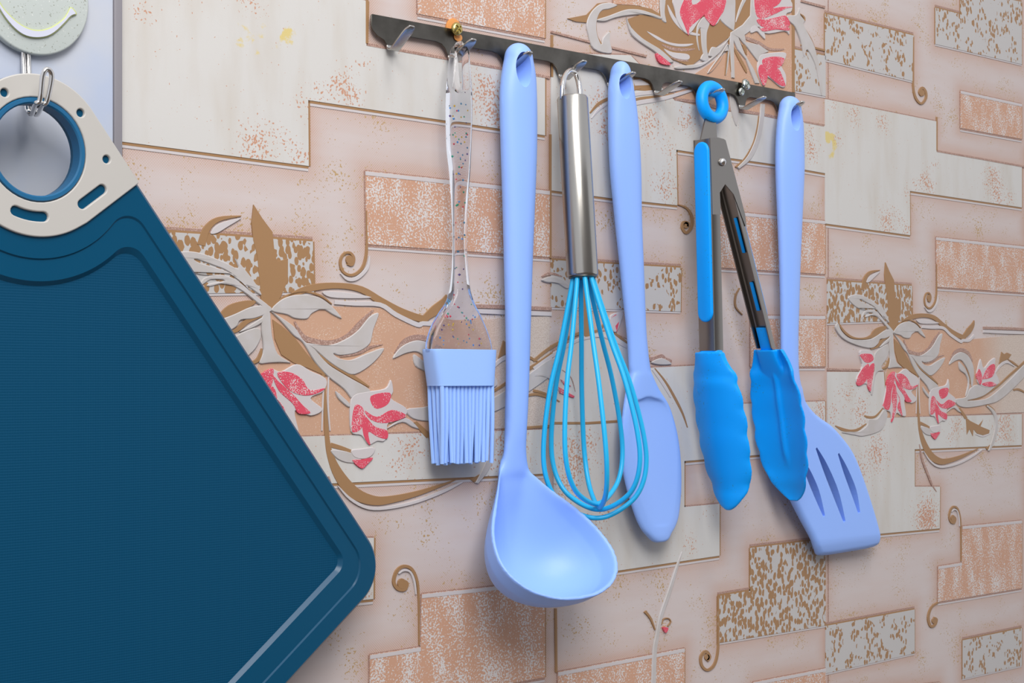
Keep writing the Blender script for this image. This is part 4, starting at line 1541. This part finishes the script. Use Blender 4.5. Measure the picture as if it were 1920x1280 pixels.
lad_me = organic([ladle_handle, bowl, ramp], .00070, 16)
relax(lad_me, Nk + Ldir * .004, .018, .036, 140)
lad_me = cut(lad_me, [hole_cutter(hx, hz, YH - .002, .0039, .0076, 1.25, .25)])
smooth_by_angle(lad_me, 40)
ladle = thing('ladle', 'periwinkle blue silicone soup ladle hanging right of the clear brush', 'ladle', (hx, -YH, hz))
zsp = P(960, 850, YH)[1]
ha, bo_ = split_mesh(lad_me, lambda c_: c_.z > zsp)
part('handle', ha, M_PERI, ladle, 40)
part('bowl', bo_, M_PERI, ladle, 40)

# ------------------------------------------------------------------ spoon
so = .0115
sd = [(140, 1143.5, 1184), (165, 1140, 1189), (200, 1139.5, 1194.5), (250, 1140, 1199.5), (320, 1143, 1203), (400, 1150.5, 1204), (480, 1159, 1207), (560, 1167.5, 1210), (620, 1174, 1212.5), (660, 1177, 1216), (690, 1178.5, 1220)]
rws = rows_px(sd, so, lambda y: .0066 if y < 250 else max(.0042, .0066 - (y - 250) / 400 * .0028))
blade_px = [(700, 1178.5, 1223), (730, 1172, 1238), (760, 1167, 1257), (800, 1163, 1270), (840, 1162.5, 1277.5), (880, 1166, 1280.5), (920, 1175, 1280.5), (950, 1184, 1278), (975, 1193, 1274), (992, 1202, 1267), (1003, 1211, 1259)]
rb = rows_px(blade_px, so, lambda y: .0030 + .0013 * max(0, (770 - y) / 70), e_side=.4)
lx, lz, ln_, la, lb = rb[-1]
rb += [(lx + .0008, lz - .0018, ln_, la * .86, .0028), (lx + .0010, lz - .0033, ln_, la * .66, .0025), (lx + .0011, lz - .0042, ln_, la * .42, .0020)]
sp_handle = loft(capped(rws + [rb[0]], .0080), 32)
sp_blade = loft(rb, 40, 2.6)
# shallow hollow in the front face: an ellipsoid taken out of it
bx = sum(r_[0] for r_ in rb[2:8]) / 6
btop, bbot = P(1222, 742, so)[1], P(1235, 984, so)[1]
vs, fs = [], []
prc = PR
rows_h = []
for i in range(25):
    tt = -1 + 2 * i / 24
    z = (btop + bbot) / 2 + (btop - bbot) / 2 * -tt
    # width of the blade at this height
    zz = [r_[1] for r_ in rb][::-1]
    aa = [r_[3] for r_ in rb][::-1]
    xx = [r_[0] for r_ in rb][::-1]
    a = float(np.interp(z, zz, aa)) - .0022
    x = float(np.interp(z, zz, xx)) + .0004
    f = math.sqrt(max(0.0, 1 - abs(min(tt, 0)) ** 9)) + .02
    rows_h.append((x, z, so + .0030, max(a + .0008, .001) * min(1, f), .0002 + .0017 * f * (1 - max(0, (tt + 1) / 2) ** 1.5)))
spoon_me = organic([sp_handle, sp_blade], .0007, 8, [loft(rows_h[::-1], 36, 2.4)])
hx, hz = P(1175, 156, so + .0066)
spoon_me = cut(spoon_me, [hole_cutter(hx, hz, so - .002, .0032, .0062, 1.2, .2)])
smooth_by_angle(spoon_me, 40)
spoon = thing('spoon', 'periwinkle blue silicone flat spoon hanging between whisk and tongs', 'spoon', (hx, -so, hz))
zsp = P(1200, 690, so)[1]
ha, bl = split_mesh(spoon_me, lambda c_: c_.z > zsp)
part('handle', ha, M_PERI, spoon, 40)
part('blade', bl, M_PERI, spoon, 40)

# ------------------------------------------------------------------ slotted turner
to = .0112
td = [(203, 1460, 1503), (230, 1456.5, 1507), (270, 1454, 1508.5), (320, 1453.5, 1509), (400, 1456.5, 1505.5), (480, 1459.5, 1502), (560, 1462, 1499.5), (640, 1463, 1497.5), (700, 1463, 1499), (740, 1461, 1507)]
rws = rows_px(td, to, lambda y: .0064 if y < 320 else max(.0040, .0064 - (y - 320) / 350 * .0028))
rws.append((rws[-1][0], rws[-1][1] - .010, to, rws[-1][3] * 1.25, .0028))
tn_handle = loft(capped(rws, .0080), 32)
y32 = Z(1430, 660, 3.2)
head_px = y32([(228, 180), (262, 290), (330, 375), (420, 440), (500, 530), (550, 605), (600, 725), (660, 905), (702, 1050), (716, 1130), (690, 1172), (540, 1203), (385, 1225), (345, 1200), (300, 1110), (240, 1000), (190, 900), (146, 800), (112, 700), (95, 600), (90, 500), (92, 420), (98, 340), (103, 260), (104, 180)])
hp = catmull([P(x, y, to + .002) for x, y in head_px], 3, True)
zlow = min(p[1] for p in hp)


def turner_layer(d, n):
    q = inset(hp, d)
    out = []
    for (x, z) in q:
        bend = max(0.0, min(1.0, (zlow + .011 - z) / .011))
        out.append((x, -(n - .0032 * bend ** 1.5), z))
    return out


lay = [turner_layer(.0022, to - .0030), turner_layer(.0005, to - .0018), turner_layer(0, to), turner_layer(.0006, to + .0018), turner_layer(.0026, to + .0030)]
vs = [p for l in lay for p in l]
k = len(hp)
fs = []
for i in range(len(lay) - 1):
    fs += [(i * k + a, i * k + (a + 1) % k, (i + 1) * k + (a + 1) % k, (i + 1) * k + a) for a in range(k)]
for base in (0, (len(lay) - 1) * k):
    for t_ in tessellate_polygon([[Vector((p[0], p[2], 0)) for p in lay[base // k]]]):
        fs.append(tuple(base + i for i in t_))
tn_head = from_py(vs, fs)


def slot(pts, ws):
    L, Rr = [], []
    pp = catmull([(a[0], a[1], w_) for a, w_ in zip([P(x, y, to + .003) for x, y in y32(pts)], ws)], 5)
    for i, (x, z, w_) in enumerate(pp):
        a, b = pp[max(0, i - 1)], pp[min(len(pp) - 1, i + 1)]
        dx, dz = b[0] - a[0], b[1] - a[1]
        l = math.hypot(dx, dz)
        L.append((x - dz / l * w_, z + dx / l * w_))
        Rr.append((x + dz / l * w_, z - dx / l * w_))
    return extrude_poly(ccw(L + Rr[::-1]), to - .02, to + .02)


turner_me = organic([tn_handle, tn_head], .00075, 7)
hx, hz = P(1494, 215, to + .0064)
turner_me = cut(turner_me, [hole_cutter(hx, hz, to - .002, .0036, .0068, 1.25, .25),
                            slot([(235, 640), (275, 730), (325, 850), (370, 985)], [.0008, .0029, .0032, .0010]),
                            slot([(322, 575), (375, 690), (440, 850), (492, 1018)], [.0008, .0029, .0034, .0012]),
                            slot([(455, 608), (498, 710), (548, 840), (580, 965)], [.0008, .0027, .0032, .0012])])
smooth_by_angle(turner_me, 40)
turner = thing('slotted_turner', 'periwinkle blue slotted turner hanging at the right end of the rail', 'turner', (hx, -to, hz))
zsp = P(1480, 735, to)[1]
ha, bl = split_mesh(turner_me, lambda c_: c_.z > zsp)
part('handle', ha, M_PERI, turner, 40)
part('slotted_blade', bl, M_PERI, turner, 40)

# ------------------------------------------------------------------ whisk
wn = .030
WA, WB = P(1073, 181, .020), P(1092.5, 518, wn)
A3, B3 = Vector((WA[0], -.020, WA[1])), Vector((WB[0], -wn, WB[1]))
wk = thing('whisk', 'balloon whisk with steel handle and turquoise wires hanging from the rail', 'whisk', tuple(A3))
rt, rbm = .0086, .0086
part('handle', lathe_between(A3, B3, [(0, rt * .80), (.004, rt * .93), (.014, rt), (.5, rt * 1.0), (.990, rbm), (.998, rbm * .97), (1.0, rbm * .94)], 48), M_STEEL, wk, 35)
axd = (B3 - A3).normalized()
part('end_cap', lathe_between(B3 - axd * .001, B3 + axd * .0012, [(0, rbm * .90), (.8, rbm * .90), (1, rbm * .8)], 40), M_RAIL, wk, 35)
lp = []
for (x, y, n) in ((1054, 186, .0195), (1054.5, 160, .0190), (1060, 140, .0165), (1070, 132, .0140), (1080, 140, .0135), (1085.5, 160, .0170), (1088, 186, .0185)):
    a, b = P(x, y, n)
    lp.append((a, -n, b))
part('hanging_loop', tube(catmull(lp, 6), .0015, 10), M_CHROME, wk, smooth=True)
fb = P(1124, 972, wn + .004)
END = Vector((fb[0], -(wn + .004), fb[1]))
wax = (END - B3).normalized()
wlen = (END - B3).length
rhat = Vector((CA, SA, 0))               # rightwards as seen
rhat = (rhat - wax * rhat.dot(wax)).normalized()
fhat = wax.cross(rhat)
if fhat.y > 0:
    fhat = -fhat
PRF = [(-.02, 4.8), (.03, 6.2), (.18, 11.5), (.30, 16.0), (.44, 22.0), (.60, 26.6), (.72, 28.6), (.80, 28.2), (.87, 25.6), (.925, 20.8), (.965, 13.5), (.99, 6.0)]
for i, ang in enumerate((77, 122, 167, 212)):
    d = rhat * math.cos(math.radians(ang)) + fhat * math.sin(math.radians(ang))
    sc = (1.0, .965, .955, .94)[i]
    pts = [B3 + wax * wlen * t_ * sc + d * r_ / 1000 for t_, r_ in PRF]
    pts += [B3 + wax * wlen * sc * .997]
    pts += [B3 + wax * wlen * t_ * sc - d * r_ / 1000 for t_, r_ in PRF[::-1]]
    part('wire', tube(catmull([tuple(p) for p in pts], 6), .00138, 10), M_TEAL, wk, smooth=True)

# ------------------------------------------------------------------ tongs
nb, nf = .0165, .0295
tg = thing('tongs', 'steel kitchen tongs with bright blue grips, ring and scalloped blue tips', 'tongs', (P(1335, 190, .016)[0], -.018, P(1335, 190, .016)[1]))


def channel(px0, px1, w_, sgn, n0, n1, t_=.0008, bow=0.0):
    """U-shaped arm: web on the outer side, flanges pointing inwards; px0, px1 front outer edge top and bottom"""
    a, b = P(px0[0], px0[1], n1), P(px1[0], px1[1], n1)
    sec = [(w_, n0), (.0012, n0), (.0004, n0 + .0004), (0, n0 + .0012), (0, n1 - .0012), (.0004, n1 - .0004), (.0012, n1), (w_, n1), (w_, n1 - t_), (.0014, n1 - t_), (t_, n1 - .0016), (t_, n0 + .0016), (.0014, n0 + t_), (w_, n0 + t_)]
    vs, fs = [], []
    k = len(sec)
    m = 12
    for i in range(m + 1):
        s = i / m
        x, z = a[0] + (b[0] - a[0]) * s, a[1] + (b[1] - a[1]) * s
        for (dx, n) in sec:
            vs.append((x + sgn * dx + bow * math.sin(math.pi * s), -n, z))
    for i in range(m):
        fs += [(i * k + q_, i * k + (q_ + 1) % k, (i + 1) * k + (q_ + 1) % k, (i + 1) * k + q_) for q_ in range(k)]
    fs += [tuple(range(k)), tuple(range(m * k, m * k + k))]
    return from_py(vs, fs)


arms = []
LA0, LA1 = (1331.5, 259), (1341, 657)
RA0, RA1 = (1359.5, 263), (1456.5, 653)
arm_l = part('arm', channel(LA0, LA1, .0076, 1, nb, nf), M_TONG, tg, 30)
arm_r = part('arm', channel(RA0, RA1, .0050, -1, nb + .0006, nf - .0002), M_TONG, tg, 30)
pl_px = [(1331.5, 258.5), (1346, 257.5), (1357, 260.5), (1360.5, 263), (1397, 402), (1399.5, 422), (1397.5, 424), (1390, 404), (1375.5, 364), (1359.5, 345), (1349.5, 361), (1351.5, 402), (1336, 402)]
for (n0, n1, dz) in ((nf - .0006, nf + .0001, 0), (nb - .0001, nb + .0006, 0)):
    part('hinge_plate', extrude_poly(ccw([P(x, y, nf) for x, y in pl_px]), n0, n1), M_TONG, tg, 30)
rx_, rz_ = P(1355, 303.5, nf + .0006)
part('rivet', lathe_between((rx_, -nf, rz_), (rx_, -nf - .0028, rz_), [(0, .0026), (.35, .0025), (.65, .0019), (.9, .0009), (1, .0002)], 24), M_CHROME, tg, 50)
tab = [(1322, 222, .0112), (1341, 222, .0112), (1343.5, 258, .0200), (1344, 300, .0222), (1318, 300, .0222), (1312, 266, .0200)]
tv = [(P(x, y, n)[0], -(n + o_), P(x, y, n)[1]) for o_ in (-.0005, .0005) for x, y, n in tab]
part('locking_tab', from_py(tv, [tuple(range(6)), tuple(range(6, 12))] + [(i, (i + 1) % 6, 6 + (i + 1) % 6, 6 + i) for i in range(6)]), M_TONG, tg, 30)
rc = P(1335.5, 192, .0105)
vs = [(rc[0] + .0098 * math.cos(a * 2 * math.pi / 48), -(.0105 - .0008 * math.sin(a * 2 * math.pi / 48)), rc[1] + .0097 * math.sin(a * 2 * math.pi / 48)) for a in range(48)]
part('pull_ring', tube(vs, .0038, 16, closed=True), M_BLUE, tg, smooth=True)


def arm_x(p0, p1, py, n1=nf):
    s = (py - p0[1]) / (p1[1] - p0[1])
    a, b = P(p0[0], p0[1], n1), P(p1[0], p1[1], n1)
    return a[0] + (b[0] - a[0]) * s, a[1] + (b[1] - a[1]) * s


def grip(p0, p1, y0, y1, sgn, rise=.0016):
    """pad on the outer face of an arm: outline in (depth, height), raised away from the arm"""
    (xa, za), (xb, zb) = arm_x(p0, p1, y0), arm_x(p0, p1, y1)
    ln = math.hypot(xb - xa, zb - za)
    nm, hw = (nb + nf) / 2, .0056
    vs, fs = [], []
    lay = [(1.0, 0.0), (1.0, rise * .5), (.93, rise * .85), (.8, rise)]
    xoff = .0003 * sgn if sgn > 0 else .0004
    prof = []
    for i in range(13):
        an = math.pi * i / 12
        prof.append((math.cos(an) * hw, hw * (1 - math.sin(an))))
    for i in range(13):
        an = math.pi * i / 12
        prof.append((-math.cos(an) * hw, ln - hw * (1 - math.sin(an))))
    k = len(prof)
    for (sc, up) in lay:
        for (dn_, d) in prof:
            c_ = ln / 2
            dd = c_ + (d - c_) * (1 - (1 - sc) * hw / c_)
            x, z = xa + (xb - xa) * dd / ln, za + (zb - za) * dd / ln
            vs.append((x - sgn * (up - .0002), -(nm + dn_ * sc), z))
    for i in range(len(lay) - 1):
        fs += [(i * k + a, i * k + (a + 1) % k, (i + 1) * k + (a + 1) % k, (i + 1) * k + a) for a in range(k)]
    fs += [tuple(range(k)), tuple(range((len(lay) - 1) * k, len(lay) * k))]
    return from_py(vs, fs)


part('grip', grip(LA0, LA1, 264, 603, 1), M_BLUE, arm_l, 40)
part('grip', grip(RA0, RA1, 270, 600, -1), M_BLUE, arm_r, 40)
for (y0, y1, wd) in ((404, 470, .0012), (525, 580, .0014)):     # tabs of the right grip showing inside its channel
    (xa, za), (xb, zb) = arm_x(RA0, RA1, y0), arm_x(RA0, RA1, y1)
    q = [(xa - .0010, za), (xb - .0010, zb), (xb - .0021, zb), (xa - .0021, za)]
    nm = (nb + nf) / 2 + .0008
    part('grip_tab', bevel(extrude_poly(ccw(q), nm - wd, nm + wd), .0006, 2), M_BLUE, arm_r, 40)


def head(rows, sgn, nc, sag0, rib=False, tilt=0.0):
    """scalloped spoon tip: rows (py, x_left, x_right) seen; chord across the depth, hollow side inwards"""
    zz = Z(1280, 560, 3.123)
    dat = []
    for (y, a, b) in rows:
        (xl, yy), (xr_, _) = zz([(a, y), (b, y)])
        xm = (xl + xr_) / 2
        x, z = P(xm, yy, nc)
        x -= sgn * sag0 * .78
        px0 = PR(x, z, nc)[0]
        sn = (PR(x, z, nc + .001)[0] - px0) * 1000
        dat.append((z, x, (xr_ - xl) / 2 / sn))
    dat = catmull([tuple(d) for d in dat], 5)
    m = len(dat)
    ka = 22
    outer, inn = [], []
    z0, z1 = dat[0][0], dat[-1][0]
    for i, (z, x, w_) in enumerate(dat):
        s = (z - z0) / (z1 - z0)
        sc = 1 + .085 * (abs(math.sin(math.pi * (s * 6.3 - .25))) - .6) * (1 if .12 < s < .97 else 0)
        sag = sag0 * min(1, s * 4 + .35) * min(1, (1 - s) * 5 + .15)
        for j in range(ka + 1):
            a = -1 + 2 * j / ka
            dx = sgn * sag * (a * a)
            rb_ = 0.0
            if rib and .06 < s < .78:
                rb_ = .0024 * math.exp(-((a + .02) / .07) ** 2) * min(1, (s - .06) * 12) * min(1, (.78 - s) * 10)
            lip = 0.0
            if s < .30:
                lip = .0030 * max(0, abs(a) - .72) / .28 * max(0, 1 - s / .30)
            tw = tilt * a * w_
            nn = nc + w_ * a * (1 + (sc - 1) * max(0, (abs(a) - .7) / .3))
            outer.append((x + dx - sgn * .0011 + tw, -nn, z))
            e = min(1, (1 - abs(a)) * 9)
            inn.append((x + dx + sgn * (.0011 * (.35 + .65 * e) + rb_ + lip) + tw, -nn, z))
    k = ka + 1
    vs = outer + inn
    N = len(outer)
    fs = []
    for base in (0, N):
        for i in range(m - 1):
            fs += [(base + i * k + j, base + i * k + j + 1, base + (i + 1) * k + j + 1, base + (i + 1) * k + j) for j in range(ka)]
    for i in range(m - 1):
        for j in (0, ka):
            fs.append((i * k + j, (i + 1) * k + j, N + (i + 1) * k + j, N + i * k + j))
    for i in (0, m - 1):
        fs += [(i * k + j, i * k + j + 1, N + i * k + j + 1, N + i * k + j) for j in range(ka)]
    return baked(from_py(vs, fs), [('SUBSURF', dict(levels=1, render_levels=1))])


hl = [(312, 90, 248), (345, 86, 254), (390, 76, 272), (450, 60, 306), (500, 55, 316), (570, 58, 338), (650, 64, 358), (740, 78, 372), (830, 92, 380), (930, 112, 392), (1030, 140, 396), (1110, 176, 388), (1165, 208, 362), (1210, 245, 335), (1235, 283, 308)]
hr = [(295, 415, 575), (330, 413, 600), (390, 410, 636), (450, 398, 656), (520, 403, 678), (600, 398, 700), (700, 412, 716), (800, 424, 726), (900, 444, 734), (1000, 478, 734), (1070, 510, 720), (1120, 548, 704), (1160, 582, 682), (1186, 615, 650)]
# sleeves of the tips on the arm ends
for (p0, p1, sgn, wd, hm) in ((LA0, LA1, 1, .0080, head(hl, 1, .0250, .0062)), (RA0, RA1, -1, .0052, head(hr, -1, .0250, .0050, True))):
    (xa, za), (xb, zb) = arm_x(p0, p1, 656), arm_x(p0, p1, 735)
    dx = xb - xa
    rows = []
    for i in range(9):
        s = i / 8
        e_ = s * s * (3 - 2 * s)
        rows.append((xa + dx * s + sgn * (wd / 2 * (1 - e_) + .0014 * e_), za + (zb - za) * s, (nb + nf) / 2 + .0002, wd / 2 * 1.05 * (1 - e_) + .0009 * e_, (nf - nb) / 2 + .0005 + .003 * e_))
    part('tip', organic([hm, loft(rows, 36, 3.5)], .0006, 7), M_BLUE, tg, smooth=True)
(xa, za), (xb, zb) = arm_x(RA0, RA1, 612), arm_x(RA0, RA1, 662)
part('tip_tongue', bevel(extrude_poly(ccw([(xa - .0009, za), (xb - .0009, zb), (xb - .0032, zb), (xa - .0026, za)]), nb + .0024, nf - .0024), .0006, 2), M_BLUE, tg, 40)

# ------------------------------------------------------------------ pastry brush
bn = .0125
bd_ = [(84, 850, 872), (92, 843, 880.5), (110, 839, 884), (140, 835.5, 886.5), (175, 832.5, 889), (225, 832, 889), (280, 833.5, 887), (325, 839, 884.5), (375, 843, 880), (450, 846, 877.5), (500, 844.5, 880), (540, 840, 884.5), (565, 832, 893), (590, 815, 907), (615, 801.5, 919), (640, 793.5, 928), (660, 792, 931)]
rws = rows_px(bd_, bn, lambda y: .0036 if y < 500 else .0036 + min(1, (y - 500) / 120) * .0016, e_side=.85)
rws = [(rws[0][0], rws[0][1] + .0016, bn, rws[0][3] * .55, .0020)] + rws
bh = loft(rws, 40, 3.2)
sx, sz0 = P(861, 98, bn)
sx2, sz1 = P(864, 152, bn)
hole = [(sx + p[0] * .001, p[1]) for p in []]
cap = []
for a in range(13):
    an = math.pi * a / 12
    cap.append((sx + .0042 * math.cos(an), sz0 - .001 + .0042 * math.sin(an)))
for a in range(13):
    an = math.pi + math.pi * a / 12
    cap.append((sx2 + .0040 * math.cos(an), sz1 + .0062 * math.sin(an)))
bh = cut(bh, [extrude_poly(ccw(cap), bn - .02, bn + .02)])
bh = bevel(bh, .0006, 2, 55)
br = thing('pastry_brush', 'pastry brush with clear speckled handle and pale blue silicone bristles', 'brush', (sx, -bn, sz0))
part('handle', bh, M_GLASS, br, 40)
# coloured specks cast inside the clear handle
cols = [(.60, .02, .05, 1), (.01, .16, .30, 1), (.01, .26, .15, 1), (.60, .38, .03, 1), (.02, .22, .60, 1), (.07, .03, .16, 1)]
for ci, cc in enumerate(cols):
    vs, fs = [], []
    for _ in range(20):
        y = random.choice([random.uniform(165, 300), random.uniform(300, 560), random.uniform(570, 650), random.uniform(590, 650)])
        zt = [r_ for r_ in rws]
        z = P(862, y, bn)[1]
        zs_ = [r_[1] for r_ in rws][::-1]
        a = float(np.interp(z, zs_, [r_[3] for r_ in rws][::-1])) * .72
        x = float(np.interp(z, zs_, [r_[0] for r_ in rws][::-1])) + random.uniform(-a, a)
        n = bn + random.uniform(-.0012, .0024)
        r_ = random.uniform(.00045, .00075)
        b = len(vs)
        vs += [(x + r_, -n, z), (x - r_, -n, z), (x, -n - r_ * .4, z), (x, -n + r_ * .4, z), (x, -n, z + r_), (x, -n, z - r_)]
        fs += [(b + i, b + j, b + k_) for i in (0, 1) for j in (2, 3) for k_ in (4, 5)]
    o = part('glitter', from_py(vs, fs), material('glitter_fleck', cc, .3), br)
    o['kind'] = 'stuff'
hb_ = rows_px([(655, 790, 934.5), (662, 790, 934.5), (690, 793.5, 932.5), (718, 797.5, 930.5), (723, 798, 930)], bn, .0078, e_side=.72)
part('ferrule', bevel(loft(hb_, 48, 4.5), .0005, 2, 50), M_BRUSH, br, 40)
x0, z0 = hb_[-1][0], hb_[-1][1]
aw = hb_[-1][3]
zb = P(865, 866, bn)[1]
for row, (dn_, cnt) in enumerate(((.0050, 14), (.0016, 13), (-.0018, 14), (-.0050, 13))):
    for i in range(cnt):
        f = -1 + 2 * (i + .5) / cnt
        xs = x0 + f * aw * .95
        xe = x0 + .0005 + f * aw * .90 + random.uniform(-.0011, .0011)
        ze = zb + random.uniform(-.0012, .0008)
        pts = [(xs, -(bn + dn_), z0 + .002), (xs * .6 + xe * .4, -(bn + dn_ + random.uniform(-.0004, .0004)), z0 * .6 + ze * .4), (xe, -(bn + dn_ * .9 + random.uniform(-.001, .001)), ze)]
        part('bristle', tube(catmull(pts, 3), [.00125, .00125, .00122, .00120, .00116, .00112, .00108], 8), M_BRUSH, br, 40)
